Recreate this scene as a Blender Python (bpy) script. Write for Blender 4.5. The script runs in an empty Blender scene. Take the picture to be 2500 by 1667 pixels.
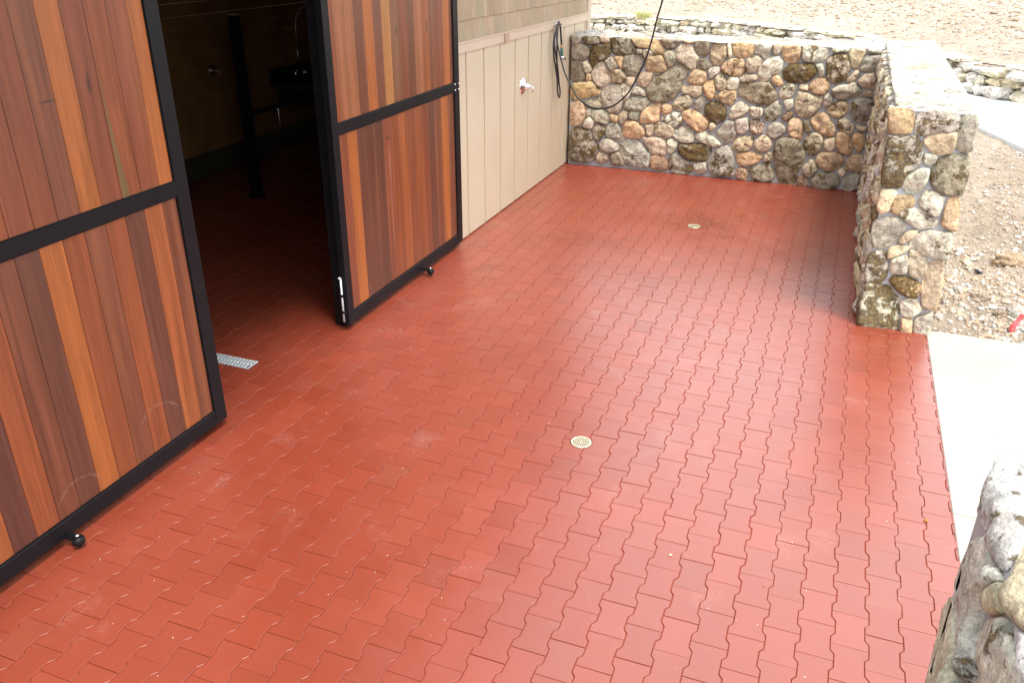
import bpy, math, random
from mathutils import Vector, Matrix, noise
R = math.radians
scene = bpy.context.scene
col = scene.collection

# ------------------------------------------------------------------ camera
cam_data = bpy.data.cameras.new("camera")
cam = bpy.data.objects.new("camera", cam_data)
col.objects.link(cam)
cam_data.sensor_width = 36.0
cam_data.lens = 29.443
cam_data.clip_end = 500
cam_data.clip_start = 0.05
rx, ux, fx = (0.93358, 0.35834, 0.0031977), (-0.158988, 0.406178, 0.899857), (-0.32116, 0.8406, -0.436174)
cam.matrix_world = Matrix(((rx[0], ux[0], -fx[0], 0), (rx[1], ux[1], -fx[1], 0), (rx[2], ux[2], -fx[2], 2.6497), (0, 0, 0, 1)))
scene.camera = cam

# ------------------------------------------------------------------ sky, sun, exposure
SUN_EL, SUN_AZ = R(66), R(128)          # azimuth measured from +Y towards +X
world = bpy.data.worlds.new("World")
scene.world = world
world.use_nodes = True
wn = world.node_tree.nodes; wl = world.node_tree.links
for n in list(wn): wn.remove(n)
wo = wn.new('ShaderNodeOutputWorld'); wb = wn.new('ShaderNodeBackground')
sky = wn.new('ShaderNodeTexSky'); sky.sky_type = 'NISHITA'; sky.sun_disc = False
sky.sun_elevation = SUN_EL; sky.sun_rotation = SUN_AZ
sky.air_density = 1.0; sky.dust_density = 4.0; sky.ozone_density = 1.0
# thin bright cloud over most of the sky
tc = wn.new('ShaderNodeTexCoord'); cn = wn.new('ShaderNodeTexNoise'); cn.inputs['Scale'].default_value = 1.6; cn.inputs['Detail'].default_value = 5
cr = wn.new('ShaderNodeMapRange'); cr.inputs['From Min'].default_value = .3; cr.inputs['From Max'].default_value = .62; cr.inputs['To Min'].default_value = .74; cr.inputs['To Max'].default_value = .97
cm = wn.new('ShaderNodeMix'); cm.data_type = 'RGBA'
cm.inputs[7].default_value = (9.0, 8.9, 8.9, 1)
sx = wn.new('ShaderNodeSeparateXYZ'); hz = wn.new('ShaderNodeMapRange'); hz.inputs['From Min'].default_value = 0.0; hz.inputs['From Max'].default_value = .85; hz.inputs['To Min'].default_value = 14.0; hz.inputs['To Max'].default_value = 8.0
hc = wn.new('ShaderNodeCombineColor'); wl.new(tc.outputs['Generated'], sx.inputs[0]); wl.new(sx.outputs[2], hz.inputs['Value'])     # hazy sky: brighter towards the horizon
for k, f in enumerate((.955, .99, 1.03)):
    mm = wn.new('ShaderNodeMath'); mm.operation = 'MULTIPLY'; mm.inputs[1].default_value = f; wl.new(hz.outputs[0], mm.inputs[0]); wl.new(mm.outputs[0], hc.inputs[k])
wl.new(hc.outputs[0], cm.inputs[7])
wl.new(tc.outputs['Generated'], cn.inputs['Vector']); wl.new(cn.outputs['Fac'], cr.inputs['Value'])
wl.new(cr.outputs['Result'], cm.inputs[0]); wl.new(sky.outputs[0], cm.inputs[6]); wl.new(cm.outputs[2], wb.inputs['Color'])
wb.inputs['Strength'].default_value = 0.12
wl.new(wb.outputs[0], wo.inputs[0])

sun_d = bpy.data.lights.new("sun", 'SUN'); sun_d.energy = 2.2; sun_d.angle = R(18); sun_d.color = (1.0, 0.93, 0.84)
sun = bpy.data.objects.new("sun", sun_d); col.objects.link(sun)
sd = Vector((math.sin(SUN_AZ) * math.cos(SUN_EL), math.cos(SUN_AZ) * math.cos(SUN_EL), math.sin(SUN_EL)))
sun.rotation_euler = sd.to_track_quat('Z', 'Y').to_euler()
sun.location = (5, 5, 20)

scene.view_settings.view_transform = 'Standard'
scene.view_settings.look = 'None'
scene.view_settings.exposure = 1.17
scene.view_settings.gamma = 1.0
scene.render.engine = 'CYCLES'
scene.render.resolution_x = 1024; scene.render.resolution_y = 682
scene.cycles.max_bounces = 8
scene.cycles.diffuse_bounces = 4

# ------------------------------------------------------------------ helpers
def tag(o, label=None, cat=None, group=None, kind=None):
    if label: o['label'] = label
    if cat: o['category'] = cat
    if group: o['group'] = group
    if kind: o['kind'] = kind
    return o

def empty(name, loc, label, cat, group=None, rz=0):
    o = bpy.data.objects.new(name, None); col.objects.link(o)
    o.location = loc; o.rotation_euler = (0, 0, rz); o.empty_display_size = .1
    return tag(o, label, cat, group)

class MB:
    def __init__(s): s.v = []; s.f = []; s.c = []; s.sm = []
    def add(s, vs, fs, c=(1, 1, 1, 0), smooth=False):
        b = len(s.v); s.v.extend([tuple(v) for v in vs]); s.c.extend([c] * len(vs))
        for f in fs: s.f.append([b + i for i in f]); s.sm.append(smooth)
    def box(s, x0, x1, y0, y1, z0, z1, c=(1, 1, 1, 0)):
        v = [(x0,y0,z0),(x1,y0,z0),(x1,y1,z0),(x0,y1,z0),(x0,y0,z1),(x1,y0,z1),(x1,y1,z1),(x0,y1,z1)]
        s.add(v, [(0,3,2,1),(4,5,6,7),(0,1,5,4),(1,2,6,5),(2,3,7,6),(3,0,4,7)], c)
    def cbox(s, x0, x1, y0, y1, z0, z1, b, c=(1, 1, 1, 0)):      # box with chamfered edges
        xs = (x0, x0+b, x1-b, x1); ys = (y0, y0+b, y1-b, y1); zs = (z0, z0+b, z1-b, z1)
        idx = {}; vs = []
        def P(i, j, k):
            if (i, j, k) not in idx: idx[(i, j, k)] = len(vs); vs.append((xs[i], ys[j], zs[k]))
            return idx[(i, j, k)]
        fs = []
        for k, fl in ((0, 1), (3, 0)):
            q = [P(1,1,k), P(2,1,k), P(2,2,k), P(1,2,k)]; fs.append(q[::-1] if fl else q)
        for j, fl in ((0, 0), (3, 1)):
            q = [P(1,j,1), P(2,j,1), P(2,j,2), P(1,j,2)]; fs.append(q[::-1] if fl else q)
        for i, fl in ((0, 1), (3, 0)):
            q = [P(i,1,1), P(i,2,1), P(i,2,2), P(i,1,2)]; fs.append(q[::-1] if fl else q)
        A = {0: 1, 3: 2}
        for i in (0, 3):
            for j in (0, 3):
                q = [P(i,A[j],1), P(A[i],j,1), P(A[i],j,2), P(i,A[j],2)]; fs.append(q if (i == j) else q[::-1])
        for i in (0, 3):
            for k in (0, 3):
                q = [P(i,1,A[k]), P(A[i],1,k), P(A[i],2,k), P(i,2,A[k])]; fs.append(q[::-1] if (i == k) else q)
        for j in (0, 3):
            for k in (0, 3):
                q = [P(1,j,A[k]), P(1,A[j],k), P(2,A[j],k), P(2,j,A[k])]; fs.append(q if (j == k) else q[::-1])
        for i in (0, 3):
            for j in (0, 3):
                for k in (0, 3):
                    t = [P(i,A[j],A[k]), P(A[i],j,A[k]), P(A[i],A[j],k)]
                    pos = (i == 3) ^ (j == 3) ^ (k == 3)
                    fs.append(t if pos else t[::-1])
        s.add(vs, fs, c)
    def tube(s, pts, r, n=10, c=(1, 1, 1, 0), caps=True, closed=False):
        pts = [Vector(p) for p in pts]; m = len(pts); rr = r if isinstance(r, (list, tuple)) else [r] * m
        up = None; vs = []
        for i, p in enumerate(pts):
            a = pts[i-1] if (i > 0 or closed) else p; b = pts[(i+1) % m] if (i < m-1 or closed) else p
            t = (b - a).normalized()
            if up is None:
                up = t.orthogonal().normalized()
            up = (up - t * up.dot(t)).normalized(); w = t.cross(up)
            for k in range(n):
                an = 2*math.pi*k/n; vs.append(p + (up*math.cos(an) + w*math.sin(an)) * rr[i])
        fs = []
        for i in range(m if closed else m-1):
            j = (i+1) % m
            for k in range(n):
                fs.append((i*n+k, i*n+(k+1) % n, j*n+(k+1) % n, j*n+k))
        if caps and not closed:
            fs.append(tuple(range(n))[::-1]); fs.append(tuple((m-1)*n+k for k in range(n)))
        s.add(vs, fs, c, True)
    def lathe(s, prof, org, axis, n=20, c=(1, 1, 1, 0)):          # prof: (radius, distance along axis)
        ax = Vector(axis).normalized(); u = ax.orthogonal().normalized(); w = ax.cross(u); o = Vector(org)
        vs = []; fs = []
        for r, h in prof:
            for k in range(n):
                an = 2*math.pi*k/n; vs.append(o + ax*h + (u*math.cos(an) + w*math.sin(an)) * max(r, 1e-5))
        for i in range(len(prof)-1):
            for k in range(n): fs.append((i*n+k, i*n+(k+1) % n, (i+1)*n+(k+1) % n, (i+1)*n+k))
        s.add(vs, fs, c, True)
    def build(s, name, mat, parent=None, smooth=None):
        me = bpy.data.meshes.new(name); me.from_pydata(s.v, [], s.f)
        at = me.attributes.new('tone', 'FLOAT_COLOR', 'POINT')
        at.data.foreach_set('color', [x for c in s.c for x in c])
        me.polygons.foreach_set('use_smooth', s.sm if smooth is None else [smooth]*len(s.f))
        me.materials.append(mat); me.update()
        o = bpy.data.objects.new(name, me); col.objects.link(o)
        if parent:
            o.parent = parent
            if parent.type == 'EMPTY' or True:
                o.matrix_parent_inverse = world_mat(parent).inverted()
        return o

def world_mat(o):
    m = Matrix.LocRotScale(o.location, o.rotation_euler, o.scale)
    if o.parent: return world_mat(o.parent) @ o.matrix_parent_inverse @ m
    return m

def structure(o): o['kind'] = 'structure'; return o

# ------------------------------------------------------------------ materials
def N(nt, t, **kw):
    n = nt.nodes.new(t)
    for k, v in kw.items():
        if k in n.inputs: n.inputs[k].default_value = v
        else: setattr(n, k, v)
    return n
def new_mat(name, rough=.6, spec=.5, metal=0, base=None):
    m = bpy.data.materials.new(name); m.use_nodes = True
    nt = m.node_tree; b = nt.nodes['Principled BSDF']
    b.inputs['Roughness'].default_value = rough; b.inputs['Metallic'].default_value = metal
    b.inputs['Specular IOR Level'].default_value = spec
    if base: b.inputs['Base Color'].default_value = (*base, 1)
    return m, nt, b
def coords(nt, scale=(1, 1, 1), what='Object'):
    t = N(nt, 'ShaderNodeTexCoord'); mp = N(nt, 'ShaderNodeMapping'); mp.inputs['Scale'].default_value = scale
    nt.links.new(t.outputs[what], mp.inputs['Vector']); return mp.outputs[0]
def noise_n(nt, vec, scale, detail=4, rough=.55, dist=0):
    n = N(nt, 'ShaderNodeTexNoise'); n.inputs['Scale'].default_value = scale; n.inputs['Detail'].default_value = detail
    n.inputs['Roughness'].default_value = rough; n.inputs['Distortion'].default_value = dist
    nt.links.new(vec, n.inputs['Vector']); return n.outputs['Fac']
def rng(nt, v, a, b, c=0., d=1., smooth=False):
    n = N(nt, 'ShaderNodeMapRange'); n.interpolation_type = 'SMOOTHSTEP' if smooth else 'LINEAR'
    for k, x in (('From Min', a), ('From Max', b), ('To Min', c), ('To Max', d)):
        if hasattr(x, 'node'): nt.links.new(x, n.inputs[k])
        else: n.inputs[k].default_value = x
    nt.links.new(v, n.inputs['Value']); return n.outputs[0]
def mth(nt, op, a, b=None, c=None):
    n = N(nt, 'ShaderNodeMath'); n.operation = op
    for i, x in enumerate((a, b, c)):
        if x is None: continue
        if hasattr(x, 'node'): nt.links.new(x, n.inputs[i])
        else: n.inputs[i].default_value = x
    return n.outputs[0]
def mixc(nt, f, a, b, mode='MIX'):
    n = N(nt, 'ShaderNodeMix'); n.data_type = 'RGBA'; n.blend_type = mode
    for i, x in ((0, f), (6, a), (7, b)):
        if hasattr(x, 'node'): nt.links.new(x, n.inputs[i])
        elif i == 0: n.inputs[0].default_value = x
        else: n.inputs[i].default_value = (*x, 1) if len(x) == 3 else x
    return n.outputs[2]
def scalec(nt, c, f):                                              # colour * factor socket
    n = N(nt, 'ShaderNodeVectorMath'); n.operation = 'SCALE'
    nt.links.new(c, n.inputs[0])
    if hasattr(f, 'node'): nt.links.new(f, n.inputs['Scale'])
    else: n.inputs['Scale'].default_value = f
    return n.outputs[0]
def tone(nt):
    a = N(nt, 'ShaderNodeAttribute'); a.attribute_name = 'tone'; return a.outputs['Color'], a.outputs['Alpha']
def bump(nt, bsdf, h, strength=.5, dist=.01, prev=None):
    b = N(nt, 'ShaderNodeBump'); b.inputs['Strength'].default_value = strength; b.inputs['Distance'].default_value = dist
    nt.links.new(h, b.inputs['Height'])
    if prev: nt.links.new(prev, b.inputs['Normal'])
    nt.links.new(b.outputs[0], bsdf.inputs['Normal']); return b.outputs[0]

def mat_rubber():
    m, nt, b = new_mat('red_rubber_paver', .36, .95)
    c, a = tone(nt); v = coords(nt)
    fine = noise_n(nt, v, 420, 2, .7); big = noise_n(nt, v, 1.1, 4, .6); mid = noise_n(nt, v, 9, 5, .6)
    f = mth(nt, 'MULTIPLY', rng(nt, fine, .3, .7, .84, 1.16), rng(nt, big, .3, .7, .91, 1.09)); f = mth(nt, 'MULTIPLY', f, rng(nt, noise_n(nt, v, 55, 4, .7), .3, .7, .95, 1.05))
    cc = scalec(nt, c, f)
    # chalky scuffs of dried dust
    scuff = noise_n(nt, coords(nt, (1, 1, 1)), 2.3, 7, .62, .6)
    sm = rng(nt, scuff, .56, .78, 0, .30, True)
    sp = mth(nt, 'MULTIPLY', sm, rng(nt, noise_n(nt, v, 60, 3), .4, .65))
    cc = mixc(nt, sp, cc, (.50, .36, .33))
    # damp ring round the far drain: darker and glossier
    g = N(nt, 'ShaderNodeNewGeometry'); d = N(nt, 'ShaderNodeVectorMath'); d.operation = 'DISTANCE'
    d.inputs[1].default_value = (-1.12, 8.42, 0); nt.links.new(g.outputs['Position'], d.inputs[0])
    dn = mth(nt, 'ADD', d.outputs['Value'], rng(nt, noise_n(nt, v, 3.2, 3), .3, .7, -.28, .28))
    wet = rng(nt, dn, .12, .52, .8, 0, True)
    cc = mixc(nt, wet, cc, scalec(nt, mixc(nt, .5, cc, (.30, .055, .02)), .72))
    nt.links.new(cc, b.inputs['Base Color'])
    r = mth(nt, 'ADD', rng(nt, mid, .3, .7, .30, .39), rng(nt, big, .3, .7, -.04, .05))
    r = mth(nt, 'SUBTRACT', r, mth(nt, 'MULTIPLY', wet, .12)); r = mth(nt, 'ADD', r, mth(nt, 'MULTIPLY', a, .12))
    nt.links.new(r, b.inputs['Roughness'])
    b.inputs['Coat Weight'].default_value = .35; b.inputs['Coat Roughness'].default_value = .33; b.inputs['Coat IOR'].default_value = 1.5
    nt.links.new(rng(nt, a, 0, 1, .35, .12), b.inputs['Coat Weight']); nt.links.new(rng(nt, a, 0, 1, .95, .6), b.inputs['Specular IOR Level'])
    bump(nt, b, fine, .06, .0006)
    return m
def mat_stone(pale=False):
    m, nt, b = new_mat('field_stone', .85, .3)
    c, moss = tone(nt); v = coords(nt)
    n1 = noise_n(nt, v, 8, 7, .68); n2 = noise_n(nt, v, 46, 6, .72); n3 = noise_n(nt, v, 170, 3, .7)
    f = mth(nt, 'MULTIPLY', rng(nt, n1, .3, .7, .66, 1.34), rng(nt, n2, .36, .64, .66, 1.32))
    f = mth(nt, 'MULTIPLY', f, rng(nt, n3, .3, .7, .84, 1.16)); f = mth(nt, 'MULTIPLY', f, rng(nt, noise_n(nt, v, 520, 3, .7), .3, .7, .86, 1.14))
    cc = scalec(nt, c, f)
    # warm iron staining and pale lichen crusts
    cc = mixc(nt, rng(nt, noise_n(nt, v, 5.3, 4, .6, .4), .52, .70, 0, .22 if pale else .32, True), cc, (.46, .27, .15), 'MIX')
    # grey-brown weathering film
    cc = mixc(nt, rng(nt, noise_n(nt, v, 11, 7, .72, .3), .50, .62, 0, .1 if pale else .45, True), cc, (.17, .145, .11))
    w = mth(nt, 'MULTIPLY', rng(nt, noise_n(nt, v, 21, 5, .7), .55, .63, 0, 1, True), rng(nt, noise_n(nt, v, 4.1, 2), .42, .6, .1, .8, True))
    cc = mixc(nt, mth(nt, 'MULTIPLY', w, .6), cc, (.62, .60, .56))
    # dark brown-black moss patches; alpha = how much of the stone they cover
    nm = noise_n(nt, v, 9.5, 8, .76, .3)
    mk = mth(nt, 'ADD', nm, mth(nt, 'MULTIPLY', moss, .24))
    mk = mth(nt, 'ADD', mk, rng(nt, n2, .2, .8, -.07, .07))
    mask = rng(nt, mk, .655, .70, 0, 1, True)
    mask = mth(nt, 'MULTIPLY', mask, rng(nt, moss, .02, .12))
    mc = mixc(nt, rng(nt, n2, .42, .66), (.070, .042, .012), (.26, .165, .035))
    mc = mixc(nt, rng(nt, noise_n(nt, v, 3.4, 2), .60, .75, 0, .45), mc, (.10, .085, .02))
    cc = mixc(nt, mth(nt, 'MULTIPLY', mask, .88), cc, mc)
    nt.links.new(cc, b.inputs['Base Color'])
    h = mth(nt, 'ADD', mth(nt, 'MULTIPLY', n1, .7), mth(nt, 'MULTIPLY', n2, .5))
    h = mth(nt, 'ADD', h, mth(nt, 'MULTIPLY', n3, .15)); h = mth(nt, 'ADD', h, mth(nt, 'MULTIPLY', mask, .25))
    bump(nt, b, h, 1.0, .05)
    return m
def mat_mortar(name, colr, sc=1.):
    m, nt, b = new_mat(name, .9, .3); v = coords(nt)
    n1 = noise_n(nt, v, 5*sc, 5, .6); n2 = noise_n(nt, v, 90, 4, .7)
    cc = mixc(nt, rng(nt, n1, .3, .7), tuple(x*.8 for x in colr), tuple(min(1, x*1.15) for x in colr))
    cc = scalec(nt, cc, rng(nt, n2, .25, .75, .85, 1.15))
    nt.links.new(cc, b.inputs['Base Color']); bump(nt, b, mth(nt, 'ADD', n2, mth(nt, 'MULTIPLY', n1, 2.)), .5, .008); return m
def mat_boards():
    m, nt, b = new_mat('oiled_hardwood_boards', .36, .5)
    c, a = tone(nt)
    off = N(nt, 'ShaderNodeCombineXYZ'); nt.links.new(mth(nt, 'MULTIPLY', a, 37.), off.inputs[0]); nt.links.new(mth(nt, 'MULTIPLY', a, 61.), off.inputs[2])
    def vv(sc):
        base = coords(nt, sc); ad = N(nt, 'ShaderNodeVectorMath'); ad.operation = 'ADD'
        nt.links.new(base, ad.inputs[0]); nt.links.new(off.outputs[0], ad.inputs[1]); return ad.outputs[0]
    g1 = noise_n(nt, vv((1, 26, .9)), 1, 4, .6, .6); g2 = noise_n(nt, vv((1, 150, 4)), 1, 4, .7); g3 = noise_n(nt, vv((1, 8, .5)), 1, 2, .5, .3)
    f = mth(nt, 'MULTIPLY', rng(nt, g1, .25, .75, .66, 1.36), rng(nt, g2, .25, .75, .78, 1.22))
    cc = scalec(nt, c, f)
    cc = mixc(nt, rng(nt, g3, .55, .70, 0, .42, True), cc, scalec(nt, mixc(nt, .5, cc, (.28, .10, .03)), 1.25))
    cc = mixc(nt, rng(nt, noise_n(nt, vv((1, 40, 14)), 1, 4, .7), .70, .78, 0, .5, True), cc, (.05, .02, .012))
    # knots, a pale mineral streak and two dusty scuff arcs near the bottom of the near door
    g = N(nt, 'ShaderNodeSeparateXYZ'); t = N(nt, 'ShaderNodeTexCoord'); nt.links.new(t.outputs['Object'], g.inputs[0])
    Y, Z = g.outputs[1], g.outputs[2]; wob = rng(nt, noise_n(nt, coords(nt), 9, 3), 0, 1, -.03, .03)
    def spot(y, z, ry, rz):
        a_ = mth(nt, 'DIVIDE', mth(nt, 'SUBTRACT', Y, y), ry); b_ = mth(nt, 'DIVIDE', mth(nt, 'SUBTRACT', Z, z), rz)
        return mth(nt, 'ADD', mth(nt, 'MULTIPLY', a_, a_), mth(nt, 'MULTIPLY', b_, b_))
    for (y, z, ry, rz) in ((5.595, 1.272, .030, .012), (5.815, 2.01, .016, .035), (2.691, 2.008, .05, .006), (2.93, 2.05, .012, .05), (6.32, 2.0, .015, .05)):
        cc = mixc(nt, mth(nt, 'MULTIPLY', rng(nt, spot(y, z, ry, rz), .2, 1.3, 1, 0, True), .75), cc, (.035, .016, .010))
    st = rng(nt, spot(5.60, .80, .016, .42), .3, 1.4, 1, 0, True)
    cc = mixc(nt, mth(nt, 'MULTIPLY', st, rng(nt, g2, .45, .62, 0, .6)), cc, (.42, .20, .13))
    for (y, z, r_, w) in ((2.93, .225, .168, .012), (2.37, .13, .155, .009)):
        d = mth(nt, 'SQRT', spot(y, z, 1, 1)); d = mth(nt, 'ABSOLUTE', mth(nt, 'SUBTRACT', mth(nt, 'ADD', d, mth(nt, 'MULTIPLY', wob, .25)), r_))
        ar = mth(nt, 'MULTIPLY', rng(nt, d, 0, w, 1, 0, True), rng(nt, Z, z+.07, z+.12, 0, 1, True))
        cc = mixc(nt, mth(nt, 'MULTIPLY', ar, rng(nt, noise_n(nt, coords(nt), 40, 4), .35, .65, .0, .24)), cc, (.40, .30, .26))
    nt.links.new(cc, b.inputs['Base Color'])
    nt.links.new(rng(nt, g1, .3, .7, .32, .46), b.inputs['Roughness'])
    bump(nt, b, g2, .12, .002); return m
def mat_plain(name, colr, rough=.6, spec=.5, metal=0, var=.1, sc=6, bmp=0., bsc=80):
    m, nt, b = new_mat(name, rough, spec, metal); v = coords(nt)
    n1 = noise_n(nt, v, sc, 5, .6)
    rgb = N(nt, 'ShaderNodeRGB'); rgb.outputs[0].default_value = (*colr, 1)
    nt.links.new(scalec(nt, rgb.outputs[0], rng(nt, n1, .25, .75, 1-var, 1+var)), b.inputs['Base Color'])
    nt.links.new(rng(nt, noise_n(nt, v, sc*3, 3), .3, .7, max(.02, rough-.06), min(1, rough+.06)), b.inputs['Roughness'])
    if bmp: bump(nt, b, noise_n(nt, v, bsc, 4, .6), bmp, .004)
    return m
def mat_toned(name, rough=.7, spec=.4, gy=1, gz=1, var=.12, sc=40, bmp=.2):
    m, nt, b = new_mat(name, rough, spec); c, a = tone(nt); v = coords(nt, (gy, gy, gz))
    n1 = noise_n(nt, v, sc, 4, .6); n2 = noise_n(nt, coords(nt), 1.7, 4)
    f = mth(nt, 'MULTIPLY', rng(nt, n1, .25, .75, 1-var, 1+var), rng(nt, n2, .3, .7, .94, 1.06))
    nt.links.new(scalec(nt, c, f), b.inputs['Base Color'])
    if bmp: bump(nt, b, n1, bmp, .003)
    return m
def mat_dirt(name, light, dark, sc=1.):
    m, nt, b = new_mat(name, .95, .2); v = coords(nt)
    n1 = noise_n(nt, v, .45*sc, 6, .6); n2 = noise_n(nt, v, 6*sc, 6, .7); n3 = noise_n(nt, v, 42*sc, 5, .75)
    vo = N(nt, 'ShaderNodeTexVoronoi'); vo.inputs['Scale'].default_value = 19*sc; nt.links.new(v, vo.inputs['Vector'])
    vo2 = N(nt, 'ShaderNodeTexVoronoi'); vo2.inputs['Scale'].default_value = 7*sc; nt.links.new(v, vo2.inputs['Vector'])
    cc = mixc(nt, rng(nt, n1, .35, .65), dark, light)
    cc = scalec(nt, cc, rng(nt, n2, .25, .75, .80, 1.2))
    hs = N(nt, 'ShaderNodeSeparateColor'); nt.links.new(vo.outputs['Color'], hs.inputs[0])
    cc = scalec(nt, cc, rng(nt, hs.outputs[0], 0, 1, .82, 1.18))
    cc = scalec(nt, cc, rng(nt, n3, .25, .75, .82, 1.16))
    nt.links.new(cc, b.inputs['Base Color'])
    h = mth(nt, 'ADD', mth(nt, 'MULTIPLY', n2, 1.2), mth(nt, 'MULTIPLY', n3, .5))
    h = mth(nt, 'SUBTRACT', h, mth(nt, 'MULTIPLY', vo.outputs['Distance'], .55)); h = mth(nt, 'SUBTRACT', h, mth(nt, 'MULTIPLY', vo2.outputs['Distance'], .35))
    bump(nt, b, h, 1.0, .05); return m

M_RUB = mat_rubber(); M_STONE = mat_stone(); M_BOARD = mat_boards()
M_MORT = mat_mortar('grey_mortar', (.40, .41, .43)); M_COPE = mat_mortar('pale_mortar_cap', (.58, .575, .57)); M_COPS = mat_stone(True)
M_BED = mat_plain('dark_joint_bed', (.30, .07, .045), .9)
M_BLACK = mat_plain('black_painted_steel', (.006, .006, .008), .45, .2, 0, .2, 9)
M_CHROME = mat_plain('chrome', (.72, .74, .77), .12, .5, 1, .03)
M_STEEL = mat_plain('galvanised_steel', (.62, .67, .70), .42, .6, .25, .15, 30)
M_SIDING = mat_plain('painted_beige_siding', (.515, .43, .315), .55, .35, 0, .035, 2.2, .12, 260)
M_TRIM = mat_plain('painted_beige_trim', (.52, .415, .32), .5, .4, 0, .03, 3)
M_SHING = mat_toned('stained_cedar_shingle', .8, .25, 1, .12, .16, 60, .35)
M_RUBBER = mat_plain('black_hose_rubber', (.018, .02, .024), .34, .5, 0, .15)
M_SLAB = mat_plain('pale_concrete', (.36, .345, .31), .85, .3, 0, .11, 1.1, .12, 120)
M_PATH = mat_plain('white_concrete', (.55, .555, .545), .85, .3, 0, .05, 2, .1, 120)
M_GREY = mat_plain('grey_path_side', (.17, .18, .19), .8)
M_DIRT = mat_dirt('dry_pale_dirt', (.445, .385, .315), (.37, .305, .24)); M_BANK = mat_dirt('stony_dirt', (.49, .405, .32), (.37, .30, .23), 1.6)
M_GRAV = mat_toned('loose_gravel', .9, .3, 1, 1, .2, 60, .4)
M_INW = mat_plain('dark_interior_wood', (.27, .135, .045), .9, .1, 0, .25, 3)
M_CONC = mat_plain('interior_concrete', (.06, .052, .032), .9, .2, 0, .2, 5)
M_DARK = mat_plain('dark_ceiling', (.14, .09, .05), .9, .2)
M_BRASS = mat_plain('nickel_bronze_strainer', (.62, .56, .40), .38, .5, .35, .08, 60)
M_HOLE_SHADE = mat_plain('painted_hole_shade', (.02, .018, .014), .9, .1)  # near-black colour stands for the shade inside holes and the channel
M_GREEN = mat_plain('green_plastic_grip', (.035, .13, .115), .4)
M_COPPER = mat_plain('orange_coupling', (.62, .30, .14), .4)
M_RED = mat_plain('red_ribbon', (.75, .03, .035), .5)
M_TAN = mat_plain('tan_cap', (.30, .20, .09), .6)
M_ROOF = mat_plain('brown_roof', (.09, .055, .035), .8)
M_SOFFIT = mat_plain('brown_soffit', (.16, .07, .03), .7)
M_LEAF = mat_toned('plant_leaves', .6, .3)
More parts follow.
